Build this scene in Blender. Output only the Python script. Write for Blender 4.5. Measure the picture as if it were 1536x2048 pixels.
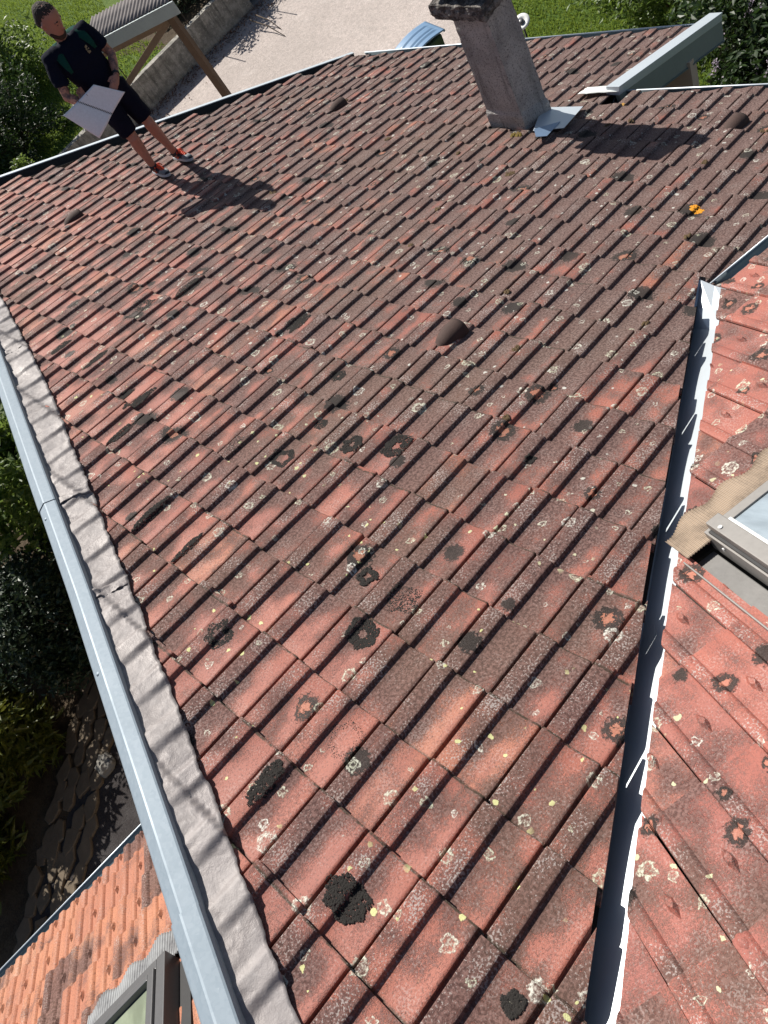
import bpy, bmesh, math, random
import numpy as np
from mathutils import Vector, Matrix, noise
random.seed(7); np.random.seed(7)
for o in list(bpy.data.objects): bpy.data.objects.remove(o)
sc = bpy.context.scene
COL = sc.collection

# ------------------------------------------------------------------ camera
CZ = 8.2                                   # camera height above the driveway, metres
CAMP = Vector((0, 0, CZ))
FPX, CX, CY = 1530.0, 768.0, 1024.0        # focal length and centre in photograph pixels (1536 x 2048)
def _axes():
    d1 = Vector((-1058-CX, 75-CY, FPX)).normalized()
    dn = Vector((1650-CX, 1850-CY, FPX)); dn = (dn - d1*dn.dot(d1)).normalized()
    X = -d1; Z = -dn; return X, Z.cross(X), Z
AX, AY, AZ = _axes()
cam = bpy.data.cameras.new('camera'); cam.sensor_fit = 'HORIZONTAL'; cam.sensor_width = 36
cam.lens = 36*FPX/1536; cam.clip_end = 2000; cam.clip_start = 0.05
co = bpy.data.objects.new('camera', cam); COL.objects.link(co)
right = Vector((AX[0], AY[0], AZ[0])); up = -Vector((AX[1], AY[1], AZ[1])); back = -Vector((AX[2], AY[2], AZ[2]))
co.matrix_world = Matrix(((right[0], up[0], back[0], 0), (right[1], up[1], back[1], 0), (right[2], up[2], back[2], CZ), (0, 0, 0, 1)))
sc.camera = co
# ------------------------------------------------------------------ sky, sun, exposure
SUN_EL = math.radians(42); SH = math.radians(-9)          # shadows fall along this heading
wd = bpy.data.worlds.new('World'); sc.world = wd; wd.use_nodes = True
nt = wd.node_tree; nt.nodes.clear()
sky = nt.nodes.new('ShaderNodeTexSky'); sky.sky_type = 'NISHITA'; sky.sun_disc = False
sky.sun_elevation = SUN_EL; sky.sun_rotation = math.atan2(-math.cos(SH), -math.sin(SH))
bg = nt.nodes.new('ShaderNodeBackground'); bg.inputs[1].default_value = 0.05
wo = nt.nodes.new('ShaderNodeOutputWorld'); nt.links.new(sky.outputs[0], bg.inputs[0]); nt.links.new(bg.outputs[0], wo.inputs[0])
sl = bpy.data.lights.new('sun', 'SUN'); sl.energy = 5.0; sl.angle = math.radians(0.5); sl.color = (1, .95, .87)
so = bpy.data.objects.new('sun', sl); COL.objects.link(so); so.location = (-20, 3, 30)
SUND = Vector((math.cos(SH)*math.cos(SUN_EL), math.sin(SH)*math.cos(SUN_EL), -math.sin(SUN_EL)))
so.rotation_euler = SUND.to_track_quat('-Z', 'Y').to_euler()
sc.cycles.max_bounces = 6; sc.cycles.diffuse_bounces = 3; sc.cycles.glossy_bounces = 3
vs = sc.view_settings; vs.view_transform = 'Standard'; vs.look = 'None'; vs.exposure = 0.52; vs.gamma = 1; vs.use_curve_mapping = False

# ------------------------------------------------------------------ geometry of the place
def ray(px, py):
    v = Vector((px-CX, py-CY, FPX)); return Vector((AX.dot(v), AY.dot(v), AZ.dot(v)))
def at_z(px, py, z):
    r = ray(px, py); return CAMP + r*((z-CZ)/r.z)
class Frame:                                # a roof plane: u along, v downhill, n up
    def __init__(s, u, v, n, off):
        s.u, s.v, s.n, s.off = u, v, n, off; s.o = CAMP + n*off
        s.m = Matrix(((u.x, v.x, n.x, s.o.x), (u.y, v.y, n.y, s.o.y), (u.z, v.z, n.z, s.o.z), (0, 0, 0, 1)))
    def px(s, px, py, h=0.0):
        r = ray(px, py); w = CAMP + r*((s.off+h)/s.n.dot(r)); d = w-s.o; return Vector((d.dot(s.u), d.dot(s.v)))
    def w(s, u, v, h=0.0): return s.o + s.u*u + s.v*v + s.n*h
    def loc(s, p): d = p-s.o; return Vector((d.dot(s.u), d.dot(s.v), d.dot(s.n)))
def roof_frame(phi, pitch, off):            # phi: heading of the fall line from +Y towards -X
    p, b = math.radians(phi), math.radians(pitch)
    v = Vector((-math.sin(p)*math.cos(b), math.cos(p)*math.cos(b), -math.sin(b)))
    u = Vector((math.cos(p), math.sin(p), 0)); return Frame(u, v, u.cross(v).normalized(), off)
MAIN = roof_frame(0, 21.7, -2.5)
RIGHT = roof_frame(68.5, 26.9, -2.163)
LOWER = roof_frame(76.5, 31.5, -2.1)

# ------------------------------------------------------------------ material helpers
class NB:
    def __init__(s, name):
        s.m = bpy.data.materials.new(name); s.m.use_nodes = True; s.t = s.m.node_tree; s.t.nodes.clear()
        s.out = s.t.nodes.new('ShaderNodeOutputMaterial')
    def set(s, sock, v):
        if isinstance(v, bpy.types.NodeSocket): s.t.links.new(v, sock)
        elif v is not None:
            if sock.type == 'RGBA' and not hasattr(v, '__len__'): v = (v, v, v)
            if sock.type == 'RGBA' and len(v) == 3: v = (*v, 1)
            if sock.type == 'VECTOR' and not hasattr(v, '__len__'): v = (v, v, v)
            sock.default_value = v
    def n(s, typ, ins=None, **pr):
        nd = s.t.nodes.new('ShaderNode'+typ)
        for k, v in pr.items(): setattr(nd, k, v)
        for k, v in (ins or {}).items(): s.set(nd.inputs[k], v)
        return nd
    def math(s, op, a, b=None, c=None, clamp=False):
        nd = s.n('Math', operation=op, use_clamp=clamp)
        for i, v in enumerate((a, b, c)): s.set(nd.inputs[i], v)
        return nd.outputs[0]
    def vm(s, op, a, b=None):
        nd = s.n('VectorMath', operation=op); s.set(nd.inputs[0], a); s.set(nd.inputs[1], b)
        return nd.outputs['Value' if op in ('LENGTH', 'DISTANCE') else 'Vector']
    def mix(s, f, a, b, bt='MIX'):
        nd = s.n('Mix', data_type='RGBA', blend_type=bt); s.set(nd.inputs[0], f); s.set(nd.inputs[6], a); s.set(nd.inputs[7], b); return nd.outputs[2]
    dim = '3D'
    def noise(s, vec, scale, detail=4, rough=.6, out=0, dist=0):
        return s.n('TexNoise', {'Vector': vec, 'Scale': scale, 'Detail': detail, 'Roughness': rough, 'Distortion': dist}, noise_dimensions=s.dim).outputs[out]
    def vor(s, vec, scale, feature='F1', rnd=1.0):
        return s.n('TexVoronoi', {'Vector': vec, 'Scale': scale, 'Randomness': rnd}, feature=feature, voronoi_dimensions=s.dim)
    def ramp(s, x, lo, hi, a=0.0, b=1.0, smooth=True):
        nd = s.n('MapRange', {'Value': x, 'From Min': lo, 'From Max': hi, 'To Min': a, 'To Max': b}, interpolation_type='SMOOTHSTEP' if smooth else 'LINEAR'); return nd.outputs[0]
    def pos(s): return s.n('NewGeometry').outputs['Position']
    def bump(s, h, strength=.4, dist=.005): return s.n('Bump', {'Height': h, 'Strength': strength, 'Distance': dist}).outputs[0]
    def pbr(s, color, rough=.7, metal=0, normal=None, spec=.5, **kw):
        p = s.n('BsdfPrincipled', {'Base Color': color, 'Roughness': rough, 'Metallic': metal, 'Specular IOR Level': spec})
        if normal is not None: s.set(p.inputs['Normal'], normal)
        for k, v in kw.items(): s.set(p.inputs[k], v)
        s.t.links.new(p.outputs[0], s.out.inputs[0]); return s.m

def simple(name, color, rough=.7, metal=0, var=.25, scale=8, bump=.0, bscale=60, spec=.5, fine=.15):
    b = NB(name); p = b.pos()
    n1 = b.noise(p, scale, 5); n2 = b.noise(p, bscale, 4, .7)
    f = b.math('ADD', b.math('MULTIPLY', b.math('SUBTRACT', n1, .5), var*2), b.math('MULTIPLY', b.math('SUBTRACT', n2, .5), fine*2))
    c = b.mix(1.0, color, b.n('CombineColor', {0: b.math('ADD', f, 1), 1: b.math('ADD', f, 1), 2: b.math('ADD', f, 1)}).outputs[0], 'MULTIPLY')
    nr = b.bump(b.math('ADD', n2, b.math('MULTIPLY', n1, .5)), bump, .004) if bump else None
    return b.pbr(c, rough, metal, nr, spec)

def tile_material(name, frame_obj, u0, v0, w, g, kind):
    b = NB(name); b.dim = '2D'
    P = b.n('TexCoord', object=frame_obj).outputs['Object']
    sx = b.n('SeparateXYZ', {0: P}); u, v = sx.outputs[0], sx.outputs[1]
    cu = b.math('DIVIDE', b.math('SUBTRACT', u, u0), w); cv = b.math('DIVIDE', b.math('SUBTRACT', v, v0), g)
    idv = b.n('CombineXYZ', {0: b.math('FLOOR', cu), 1: b.math('FLOOR', cv), 2: 3.0}).outputs[0]
    wn = b.n('TexWhiteNoise', {'Vector': idv}, noise_dimensions='3D'); wc = b.n('SeparateColor', {0: wn.outputs['Color']})
    r1, r2, r3 = wc.outputs
    fu = b.math('FRACT', cu); fv = b.math('FRACT', cv)
    rib = b.ramp(fu, .33, .42, 1, 0) if kind == 'main' else b.ramp(fu, .2, .27, 1, 0)
    shift = b.n('CombineXYZ', {0: b.math('MULTIPLY', r1, 7), 1: b.math('MULTIPLY', r2, 9), 2: b.math('MULTIPLY', r3, 5)}).outputs[0]
    PT = b.vm('ADD', P, shift)                                  # pattern breaks from tile to tile
    big = b.noise(P, 0.55, 2); med = b.noise(PT, 7, 1.5, .5); fin = b.noise(PT, 70, 3, .7); grit = b.noise(PT, 260, 1, .7)
    streak = b.noise(b.vm('MULTIPLY', PT, (26, 5, 20)), 1, 2, .6)
    # bare clay
    if kind == 'main': c1, c2, c3 = (.36, .124, .086), (.29, .100, .076), (.42, .172, .105)
    elif kind == 'right': c1, c2, c3 = (.37, .125, .093), (.29, .097, .078), (.44, .18, .118)
    else: c1, c2, c3 = (.46, .20, .115), (.38, .15, .095), (.50, .26, .16)
    clay = b.mix(b.ramp(r1, .1, .9, 0, .7), c1, c2); clay = b.mix(b.ramp(r3, .75, 1, 0, .8), clay, c3)
    clay = b.mix(b.ramp(streak, .35, .75, 0, .55), clay, c2)
    clay = b.mix(b.ramp(grit, .3, .7, 0, .35), clay, b.mix(.5, clay, (.16, .06, .05)))
    # weathering film of grey-brown algae, heavier down the slope and to the right
    if kind == 'main':
        age = b.math('ADD', b.math('MULTIPLY', b.ramp(v, .3, 4.6, smooth=False), .34), b.math('MULTIPLY', b.ramp(b.math('ADD', u, b.math('MULTIPLY', v, .9)), -5, 3, smooth=False), .22))
        age = b.math('ADD', age, b.math('MULTIPLY', b.math('SUBTRACT', r2, .5), .24)); age = b.math('ADD', age, b.math('MULTIPLY', b.math('SUBTRACT', b.noise(P, 2.3, 2, .5), .5), .55))
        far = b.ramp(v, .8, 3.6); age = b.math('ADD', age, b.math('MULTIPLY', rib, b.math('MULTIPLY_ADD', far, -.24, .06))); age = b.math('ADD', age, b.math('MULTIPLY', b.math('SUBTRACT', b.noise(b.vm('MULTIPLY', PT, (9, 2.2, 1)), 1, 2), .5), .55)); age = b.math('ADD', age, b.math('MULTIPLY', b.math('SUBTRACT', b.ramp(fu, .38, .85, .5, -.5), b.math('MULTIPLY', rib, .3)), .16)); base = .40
    elif kind == 'right': age = b.math('ADD', b.math('MULTIPLY', b.math('SUBTRACT', r2, .5), .30), .0); base = .53
    else: age = b.math('ADD', b.math('MULTIPLY', b.ramp(r2, .72, .95), .42), 0.0); base = .36
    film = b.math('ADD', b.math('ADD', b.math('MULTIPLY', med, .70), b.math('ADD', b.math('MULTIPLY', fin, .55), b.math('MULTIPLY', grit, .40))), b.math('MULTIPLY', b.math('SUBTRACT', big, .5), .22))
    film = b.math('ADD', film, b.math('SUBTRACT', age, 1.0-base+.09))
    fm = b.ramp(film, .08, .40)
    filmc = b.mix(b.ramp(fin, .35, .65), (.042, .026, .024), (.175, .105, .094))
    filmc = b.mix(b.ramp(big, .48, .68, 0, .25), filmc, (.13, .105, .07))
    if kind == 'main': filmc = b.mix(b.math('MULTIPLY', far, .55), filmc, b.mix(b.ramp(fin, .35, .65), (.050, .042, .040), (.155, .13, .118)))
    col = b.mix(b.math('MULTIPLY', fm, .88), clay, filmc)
    if kind == 'main':                                        # moss and dirt lodged along the course laps
        lap = b.math('MAXIMUM', b.ramp(fv, .0, .035, 1, 0), b.ramp(fv, .978, .992)); col = b.mix(b.math('MULTIPLY', lap, b.ramp(b.noise(P, 30, 2), .30, .55, .25, .9)), col, (.035, .028, .016))
    # grey crust specks, mostly on the ribs
    crs = b.noise(PT, 120, 2, .6); crp = b.noise(PT, 6.5, 2)
    spk = b.math('MULTIPLY', b.ramp(b.math('ADD', crs, b.math('MULTIPLY', b.math('SUBTRACT', crp, .5), .5)), .60, .70), b.math('ADD', b.math('MULTIPLY', rib, .5), .30 if kind != 'lower' else .1))
    col = b.mix(spk, col, b.mix(r1, (.40, .36, .34), (.33, .27, .25)))
    col = b.mix(b.math('MULTIPLY', b.ramp(crs, .44, .32), {'main': .5, 'right': .28, 'lower': .5}[kind]), col, (.05, .032, .028))
    h = b.math('ADD', b.math('MULTIPLY', fin, .5), b.math('ADD', b.math('MULTIPLY', grit, .35), b.math('MULTIPLY', fm, .25)))
    wob = b.vm('SUBTRACT', b.noise(P, 38, 2, .6, 1), (.5, .5, .5))
    def spots(scale, rmax, wobble, prob, seed):
        q = b.vm('ADD', b.vm('ADD', P, b.vm('MULTIPLY', wob, (wobble,)*3)), (seed, seed*1.7, 0))
        q = b.vm('MULTIPLY', q, (1, 1, 0)); vo = b.vor(q, scale); cc = b.n('SeparateColor', {0: vo.outputs['Color']})
        rad = b.math('MULTIPLY', b.math('ADD', b.math('MULTIPLY', cc.outputs[1], .7), .3), rmax*scale)
        d = b.math('DIVIDE', vo.outputs['Distance'], rad); on = b.math('LESS_THAN', cc.outputs[0], prob); return d, on, cc.outputs[2]
    # black crust with bare hearts
    d, on, rr = (spots(3.0, .10, .030, .34, 3.1) if kind == 'main' else spots(4.6, .06, .028, .55, 3.1)) if kind != 'lower' else spots(2.2, .06, .03, .1, 3.1)
    m = b.math('MULTIPLY', b.math('MULTIPLY', b.ramp(b.math('ADD', d, b.math('MULTIPLY', b.math('SUBTRACT', fin, .5), 1.1)), .75, 1.0, 1, 0), on), .93)
    heart = b.math('MULTIPLY', b.ramp(b.math('ADD', d, b.math('MULTIPLY', b.math('SUBTRACT', fin, .5), 1.0)), .30, .42, 1, 0), b.math('GREATER_THAN', rr, .70 if kind == 'main' else .35))
    m2 = b.math('MULTIPLY', m, b.math('SUBTRACT', 1, heart))
    col = b.mix(m2, col, b.mix(b.ramp(grit, .4, .7), (.012, .010, .009), (.055, .047, .042)))
    col = b.mix(b.math('MULTIPLY', b.math('MULTIPLY', heart, on), .6), col, c3)
    h = b.math('ADD', h, b.math('MULTIPLY', m2, b.math('ADD', grit, .3)))
    if kind != 'lower':
        # pale ring lichens
        for scale, rmax, prob, seed in ((4.3, .038, .40, 11.0), (6.9, .022, .34, 23.0)):
            d, on, rr = spots(scale, rmax, .034, prob, seed)
            ring = b.math('MULTIPLY', b.math('MULTIPLY', b.ramp(d, .55, .72), b.ramp(d, .92, 1.05, 1, 0)), on)
            inner = b.math('MULTIPLY', b.math('MULTIPLY', b.ramp(d, .5, .62, 1, 0), on), b.ramp(fin, .45, .6))
            k = b.math('MULTIPLY', b.math('ADD', ring, b.math('MULTIPLY', inner, .5), clamp=True), b.math('MULTIPLY', b.ramp(fin, .38, .52, .15, .95), b.ramp(crs, .35, .55, .35, 1)))
            col = b.mix(k, col, b.mix(rr, (.62, .61, .55), (.50, .51, .38))); h = b.math('ADD', h, b.math('MULTIPLY', k, .5))
        # small solid pale and yellow-green thalli, yellow only high on the slope
        d, on, rr = spots(13, .013, .022, .24, 41.0)
        k = b.math('MULTIPLY', b.math('MULTIPLY', b.ramp(d, .85, 1.0, 1, 0), on), b.ramp(b.noise(P, 1.6, 2), .47, .56))
        yel = b.ramp(v, 1.2, 2.4, 1, 0) if kind == 'main' else .6
        col = b.mix(b.math('MULTIPLY', k, .9), col, b.mix(yel, (.50, .49, .45), (.56, .56, .27))); h = b.math('ADD', h, b.math('MULTIPLY', k, .6))
    return b.pbr(col, b.ramp(fm, 0, 1, .62, .9), 0, b.bump(h, .55, .004), .35)

# ------------------------------------------------------------------ object helpers
WM = {}
def add(name, me, mat=None, parent=None, local=False, m=None):
    o = bpy.data.objects.new(name, me); COL.objects.link(o)
    if mat is not None and me is not None and not me.materials: me.materials.append(mat)
    mw = m if m is not None else Matrix.Identity(4)
    if parent is not None:
        o.parent = parent
        if local: o.matrix_basis = mw; WM[o.name] = WM[parent.name] @ mw
        else: o.matrix_parent_inverse = WM[parent.name].inverted(); o.matrix_basis = mw; WM[o.name] = mw
    else: o.matrix_world = mw; WM[o.name] = mw
    return o
def tag(o, label=None, cat=None, group=None, kind=None):
    if label: o['label'] = label
    if cat: o['category'] = cat
    if group: o['group'] = group
    if kind: o['kind'] = kind
    return o
def empty(name, loc, label, cat, group=None):
    o = add(name, None, m=Matrix.Translation(loc)); o.empty_display_size = .2; return tag(o, label, cat, group)
class MB:                                    # collects faces; build() makes ONE mesh object
    def __init__(s): s.v = []; s.f = []
    def poly(s, pts, face=None):
        i = len(s.v); s.v += [tuple(p) for p in pts]; s.f.append(tuple(range(i, i+len(pts)))); return s
    def add(s, vs, fs): i = len(s.v); s.v += [tuple(p) for p in vs]; s.f += [tuple(a+i for a in f) for f in fs]; return s
    def box(s, c, size, M=None, taper=1.0):
        x, y, z = size[0]/2, size[1]/2, size[2]/2; t = taper
        vs = [(-x, -y, -z), (x, -y, -z), (x, y, -z), (-x, y, -z), (-x*t, -y*t, z), (x*t, -y*t, z), (x*t, y*t, z), (-x*t, y*t, z)]
        vs = [(M @ Vector(p) if M else Vector(p))+Vector(c) for p in vs]
        return s.add(vs, [(0, 3, 2, 1), (4, 5, 6, 7), (0, 1, 5, 4), (1, 2, 6, 5), (2, 3, 7, 6), (3, 0, 4, 7)])
    def rings(s, R, cap=True, closed=True):
        k = len(R[0]); i0 = len(s.v)
        for r in R: s.v += [tuple(p) for p in r]
        for a in range(len(R)-1):
            for j in range(k if closed else k-1):
                b_ = (j+1) % k; s.f.append((i0+a*k+j, i0+a*k+b_, i0+(a+1)*k+b_, i0+(a+1)*k+j))
        if cap and closed: s.f.append(tuple(i0+j for j in reversed(range(k)))); s.f.append(tuple(i0+(len(R)-1)*k+j for j in range(k)))
        return s
    def tube(s, pts, rad, k=8, cap=True, flat=1.0, upv=None):
        pts = [Vector(p) for p in pts]; R = []; n = len(pts)
        ref = Vector(upv) if upv else Vector((.31, .22, .93))
        for i, p in enumerate(pts):
            t = (pts[min(i+1, n-1)]-pts[max(i-1, 0)]).normalized()
            a = t.cross(ref); a = a.normalized() if a.length > 1e-4 else Vector((1, 0, 0)); c = t.cross(a)
            r = rad[i] if hasattr(rad, '__len__') else rad
            R.append([p + a*(math.cos(q)*r*flat) + c*(math.sin(q)*r) for q in (2*math.pi*j/k for j in range(k))])
        return s.rings(R, cap)
    def grid(s, fn, nu, nv):
        i0 = len(s.v)
        for a in range(nu+1):
            for c in range(nv+1): s.v.append(tuple(fn(a/nu, c/nv)))
        for a in range(nu):
            for c in range(nv): i = i0+a*(nv+1)+c; s.f.append((i, i+nv+1, i+nv+2, i+1))
        return s
    def mesh(s, name, smooth=False):
        me = bpy.data.meshes.new(name); me.from_pydata(s.v, [], s.f); me.update()
        if smooth: me.polygons.foreach_set('use_smooth', [True]*len(me.polygons))
        return me
    def build(s, name, mat, parent=None, smooth=False, local=False, m=None, bevel=0, solid=0):
        o = add(name, s.mesh(name, smooth), mat, parent, local, m)
        if solid: md = o.modifiers.new('solid', 'SOLIDIFY'); md.thickness = solid; md.offset = 0
        if bevel: md = o.modifiers.new('bevel', 'BEVEL'); md.width = bevel; md.segments = 2; md.limit_method = 'ANGLE'; md.angle_limit = math.radians(40)
        return o

# ================================================================== HOUSE
house = empty('house', (-4, 2, 0), 'tiled house with lichen-stained red clay roofs, rendered chimney and metal gutters', 'house')
M_under = simple('roof_underlay', (.03, .024, .02), .95)
M_zinc = simple('zinc_sheet', (.62, .68, .74), .42, .35, .08, 3, .05, 30, fine=.05)
M_darkzinc = simple('weathered_zinc', (.16, .20, .22), .5, .3, .15, 4, .05)
M_rend = simple('beige_render', (.62, .50, .38), .9, 0, .12, 2, .25, 120)
M_grey = simple('grey_metal', (.13, .13, .135), .4, .3, .1, 5)
def lead_mat():
    b = NB('lead'); p = b.pos(); n1 = b.noise(p, 9, 5, .65); n2 = b.noise(p, 45, 5, .7); n3 = b.noise(p, 2.1, 3)
    c = b.mix(b.ramp(n1, .30, .70), (.19, .168, .165), (.28, .256, .252)); c = b.mix(b.ramp(n2, .5, .75, 0, .5), c, (.42, .395, .39)); c = b.mix(b.ramp(n3, .5, .7, 0, .25), c, (.17, .15, .16))
    return b.pbr(c, b.ramp(n1, .3, .7, .48, .65), .12, b.bump(b.math('ADD', n2, b.math('MULTIPLY', n1, 2)), .35, .006), .5)
M_lead = lead_mat()
def galv_mat():
    b = NB('galvanised_steel'); p = b.pos(); v1 = b.vor(p, 70); n1 = b.noise(p, 4, 4); n2 = b.noise(b.vm('MULTIPLY', p, (30, 30, 30)), 1, 5, .75)
    c = b.mix(b.n('SeparateColor', {0: v1.outputs['Color']}).outputs[0], (.25, .305, .355), (.285, .34, .39)); c = b.mix(b.ramp(n1, .5, .8, 0, .5), c, (.21, .26, .305))
    c = b.mix(b.ramp(n2, .66, .74, 0, .5), c, (.42, .47, .51))
    return b.pbr(c, b.ramp(n1, .2, .8, .45, .6), .15, b.bump(n1, .08, .01), .4)
M_galv = galv_mat()

# ---- main roof ----
W, G = .2435, .3283; U0, V0 = -1.1788, .3798
TOPP = [(.005, -.030), (.0055, -.004), (.008, -.0005), (.016, 0), (.045, .0005), (.074, 0), (.0805, -.0015), (.0835, -.006), (.089, -.0255), (.096, -.030), (.118, -.031), (.140, -.029), (.165, -.0245), (.190, -.0175), (.210, -.011), (.224, -.0065), (.231, -.006), (.2355, -.010), (.2365, -.022)]
TOPP = [(x*.993, z*.62) for x, z in TOPP]+[(.2362, -.028), (.252, -.029)]
def prof(x):
    for (x0, z0), (x1, z1) in zip(TOPP, TOPP[1:]):
        if x <= x1: return z0 + (z1-z0)*max(0, (x-x0))/max(1e-6, x1-x0)
    return -.034
TILT = .031
def surf(u, v):                               # height of the tiled surface in the MAIN frame
    x = (u-U0) % W; y = (v-V0) % G; return prof(x) - TILT*(1-y/G)
def tile_ring(y, dz=0, thick=.013, ys=None):
    t = -TILT*(1-y/G)+dz
    top = [(x, y, z+t) for x, z in TOPP]; bot = [(x, y, z+t-thick) for x, z in reversed(TOPP[1:-1])]
    return top+bot
def make_tile(name, warp=0.0):
    mb = MB(); mb.rings([tile_ring(-.045, .0), tile_ring(G*.5, warp), tile_ring(G-.007), tile_ring(G+.001, -.004, .009)])
    return mb
def finish(me):
    me.polygons.foreach_set('use_smooth', [True]*len(me.polygons)); me.set_sharp_from_angle(angle=math.radians(38)); me.update(); return me
def X(px, py): return MAIN.px(px, py)
def ext(a, b, t): return a+(b-a)*t           # t>1 extends past b
vA, vB = X(1160, 2048), X(1400, 570); vM = X(1273, 1290); vA2 = ext(vM, vA, 1.7)
e1a, e1b = X(1228, 181), X(1536, 167); e1c = ext(e1a, e1b, 2.2)
g1 = X(722, 106); vt = X(1412, 47)
s0, s1 = X(315, 262), X(630, 152); sG = ext(s0, s1, 1.14); sL = ext(s1, s0, 2.25)
LEADI = [X(*p) for p in ((0, 590), (45, 672), (105, 790), (155, 915), (205, 1040), (300, 1270), (410, 1560), (500, 1790), (600, 2048))]
LEADI = [ext(LEADI[1], LEADI[0], 2.0), *LEADI, ext(LEADI[-2], LEADI[-1], 2.2)]
RAILI = [X(*p) for p in ((0, 690), (95, 945), (185, 1180), (320, 1560), (490, 2048))]
RAILI = [ext(RAILI[1], RAILI[0], 1.7), *RAILI, ext(RAILI[-2], RAILI[-1], 1.8)]
# boundary polygon; flag: 1 = tiles cut along this edge, 0 = ragged
PB = [(vA2, 1), (vM, 1), (vB, 0), (X(1478, 592), 0), (X(1660, 540), 0), (e1c, 1), (e1a, 1), (vt, 1), (g1, 0), (sL, 0)]
PB += [(p, 1) for p in RAILI[:-1]]+[(RAILI[-1], 0)]
PTS = [p for p, _ in PB]
def inside(p):
    r = False; n = len(PTS)
    for i in range(n):
        a, c = PTS[i], PTS[(i+1) % n]
        if (a.y > p.y) != (c.y > p.y) and p.x < (c.x-a.x)*(p.y-a.y)/(c.y-a.y)+a.x: r = not r
    return r
def seg_hits(a, c, x0, y0, x1, y1):          # segment against rectangle
    t0, t1 = 0.0, 1.0; d = c-a
    for p, q in ((-d.x, a.x-x0), (d.x, x1-a.x), (-d.y, a.y-y0), (d.y, y1-a.y)):
        if abs(p) < 1e-9:
            if q < 0: return False
        else:
            r = q/p
            if p < 0: t0 = max(t0, r)
            else: t1 = min(t1, r)
    return t0 < t1
def bisect(mb, cuts):
    bm = bmesh.new(); me = mb.mesh('tmp'); bm.from_mesh(me); bpy.data.meshes.remove(me)
    for co_, no in cuts:
        r = bmesh.ops.bisect_plane(bm, geom=bm.verts[:]+bm.edges[:]+bm.faces[:], plane_co=co_, plane_no=no, clear_outer=True)
        ed = [e for e in r['geom_cut'] if isinstance(e, bmesh.types.BMEdge)]
        if ed: bmesh.ops.edgeloop_fill(bm, edges=ed)
    me = bpy.data.meshes.new('tile'); bm.to_mesh(me); bm.free(); return me
def proj(p):
    v = p-CAMP; x, y, z = v.dot(right), -v.dot(up), -v.dot(back); return (CX+FPX*x/z, CY+FPX*y/z, z)

deck = MB().poly([(p.x, p.y, -.088) for p in PTS])
main_roof = deck.build('main_roof', M_under, house, m=MAIN.m.copy())
# the frame of the roof is the object's own space
tag(main_roof, 'large weathered roof slope of ribbed red tiles')
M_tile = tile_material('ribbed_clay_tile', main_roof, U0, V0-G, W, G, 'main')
variants = [finish(make_tile('tile', wz).mesh('roof_tile')) for wz in (0, .0015, -.0012)]
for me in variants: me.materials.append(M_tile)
VENTS = [X(896, 668), X(143, 436), X(672, 210), X(1467, 248)]
def col_of(p): return math.floor((p.x-U0)/W), math.floor((p.y-V0)/G)
VENT_CELLS = [col_of(p) for p in VENTS]
whole, cut = [], []
us = [p.x for p in PTS]; vsn = [p.y for p in PTS]
for i in range(math.floor((min(us)-U0)/W)-1, math.ceil((max(us)-U0)/W)+1):
    for j in range(math.floor((min(vsn)-V0)/G)-1, math.ceil((max(vsn)-V0)/G)+1):
        x0, y0 = U0+i*W, V0+j*G; x1, y1 = x0+W, y0+G
        c = Vector(((x0+x1)/2, (y0+y1)/2))
        hits = [k for k in range(len(PB)) if seg_hits(PB[k][0], PB[(k+1) % len(PB)][0], x0, y0, x1, y1)]
        if not hits:
            if inside(c): whole.append((i, j))
            continue
        clips = [k for k in hits if PB[k][1]]
        if 1 in hits and 2 in hits and inside(c): clips = []
        if not clips:
            if inside(c): whole.append((i, j))
            continue
        cuts = []
        for k in clips:
            a, d_ = PB[k][0], PB[(k+1) % len(PB)][0]; t = (d_-a).normalized(); nrm = Vector((t.y, -t.x))
            mid = (a+d_)/2
            if inside(mid+nrm*.05): nrm = -nrm
            jit = random.uniform(-.012, .012)
            cuts.append((Vector((a.x-x0+nrm.x*jit, a.y-y0+nrm.y*jit, 0)), Vector((nrm.x, nrm.y, random.uniform(-.1, .1)))))
        cut.append((i, j, cuts))
def tile_m(i, j):
    rng = random.Random(i*977+j*131)
    return Matrix.Translation((U0+i*W+rng.uniform(-.003, .003), V0+j*G+rng.uniform(-.009, .009)+(.022 if rng.random() < .03 else 0), rng.uniform(-.003, .0035))) @ Matrix.Rotation(rng.uniform(-.009, .009), 4, 'Z') @ Matrix.Rotation(rng.uniform(-.012, .012), 4, 'Y') @ Matrix.Rotation(rng.uniform(-.006, .006), 4, 'X')
tiles = []
for i, j in whole: tiles.append((i, j, None))
for i, j, cu_ in cut: tiles.append((i, j, cu_))
def rank(t):
    p = MAIN.w(U0+(t[0]+.5)*W, V0+(t[1]+.5)*G); x, y, z = proj(p)
    return (0 if (-40 < x < 1576 and -40 < y < 2088) else 1, (p-CAMP).length)
tiles.sort(key=rank)
rest_v, rest_f = [], []
def mesh_arrays(me):
    return np.array([v.co[:] for v in me.vertices]), [tuple(p.vertices) for p in me.polygons]
VA = [mesh_arrays(m_) for m_ in variants]
n_cut = 0
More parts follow.
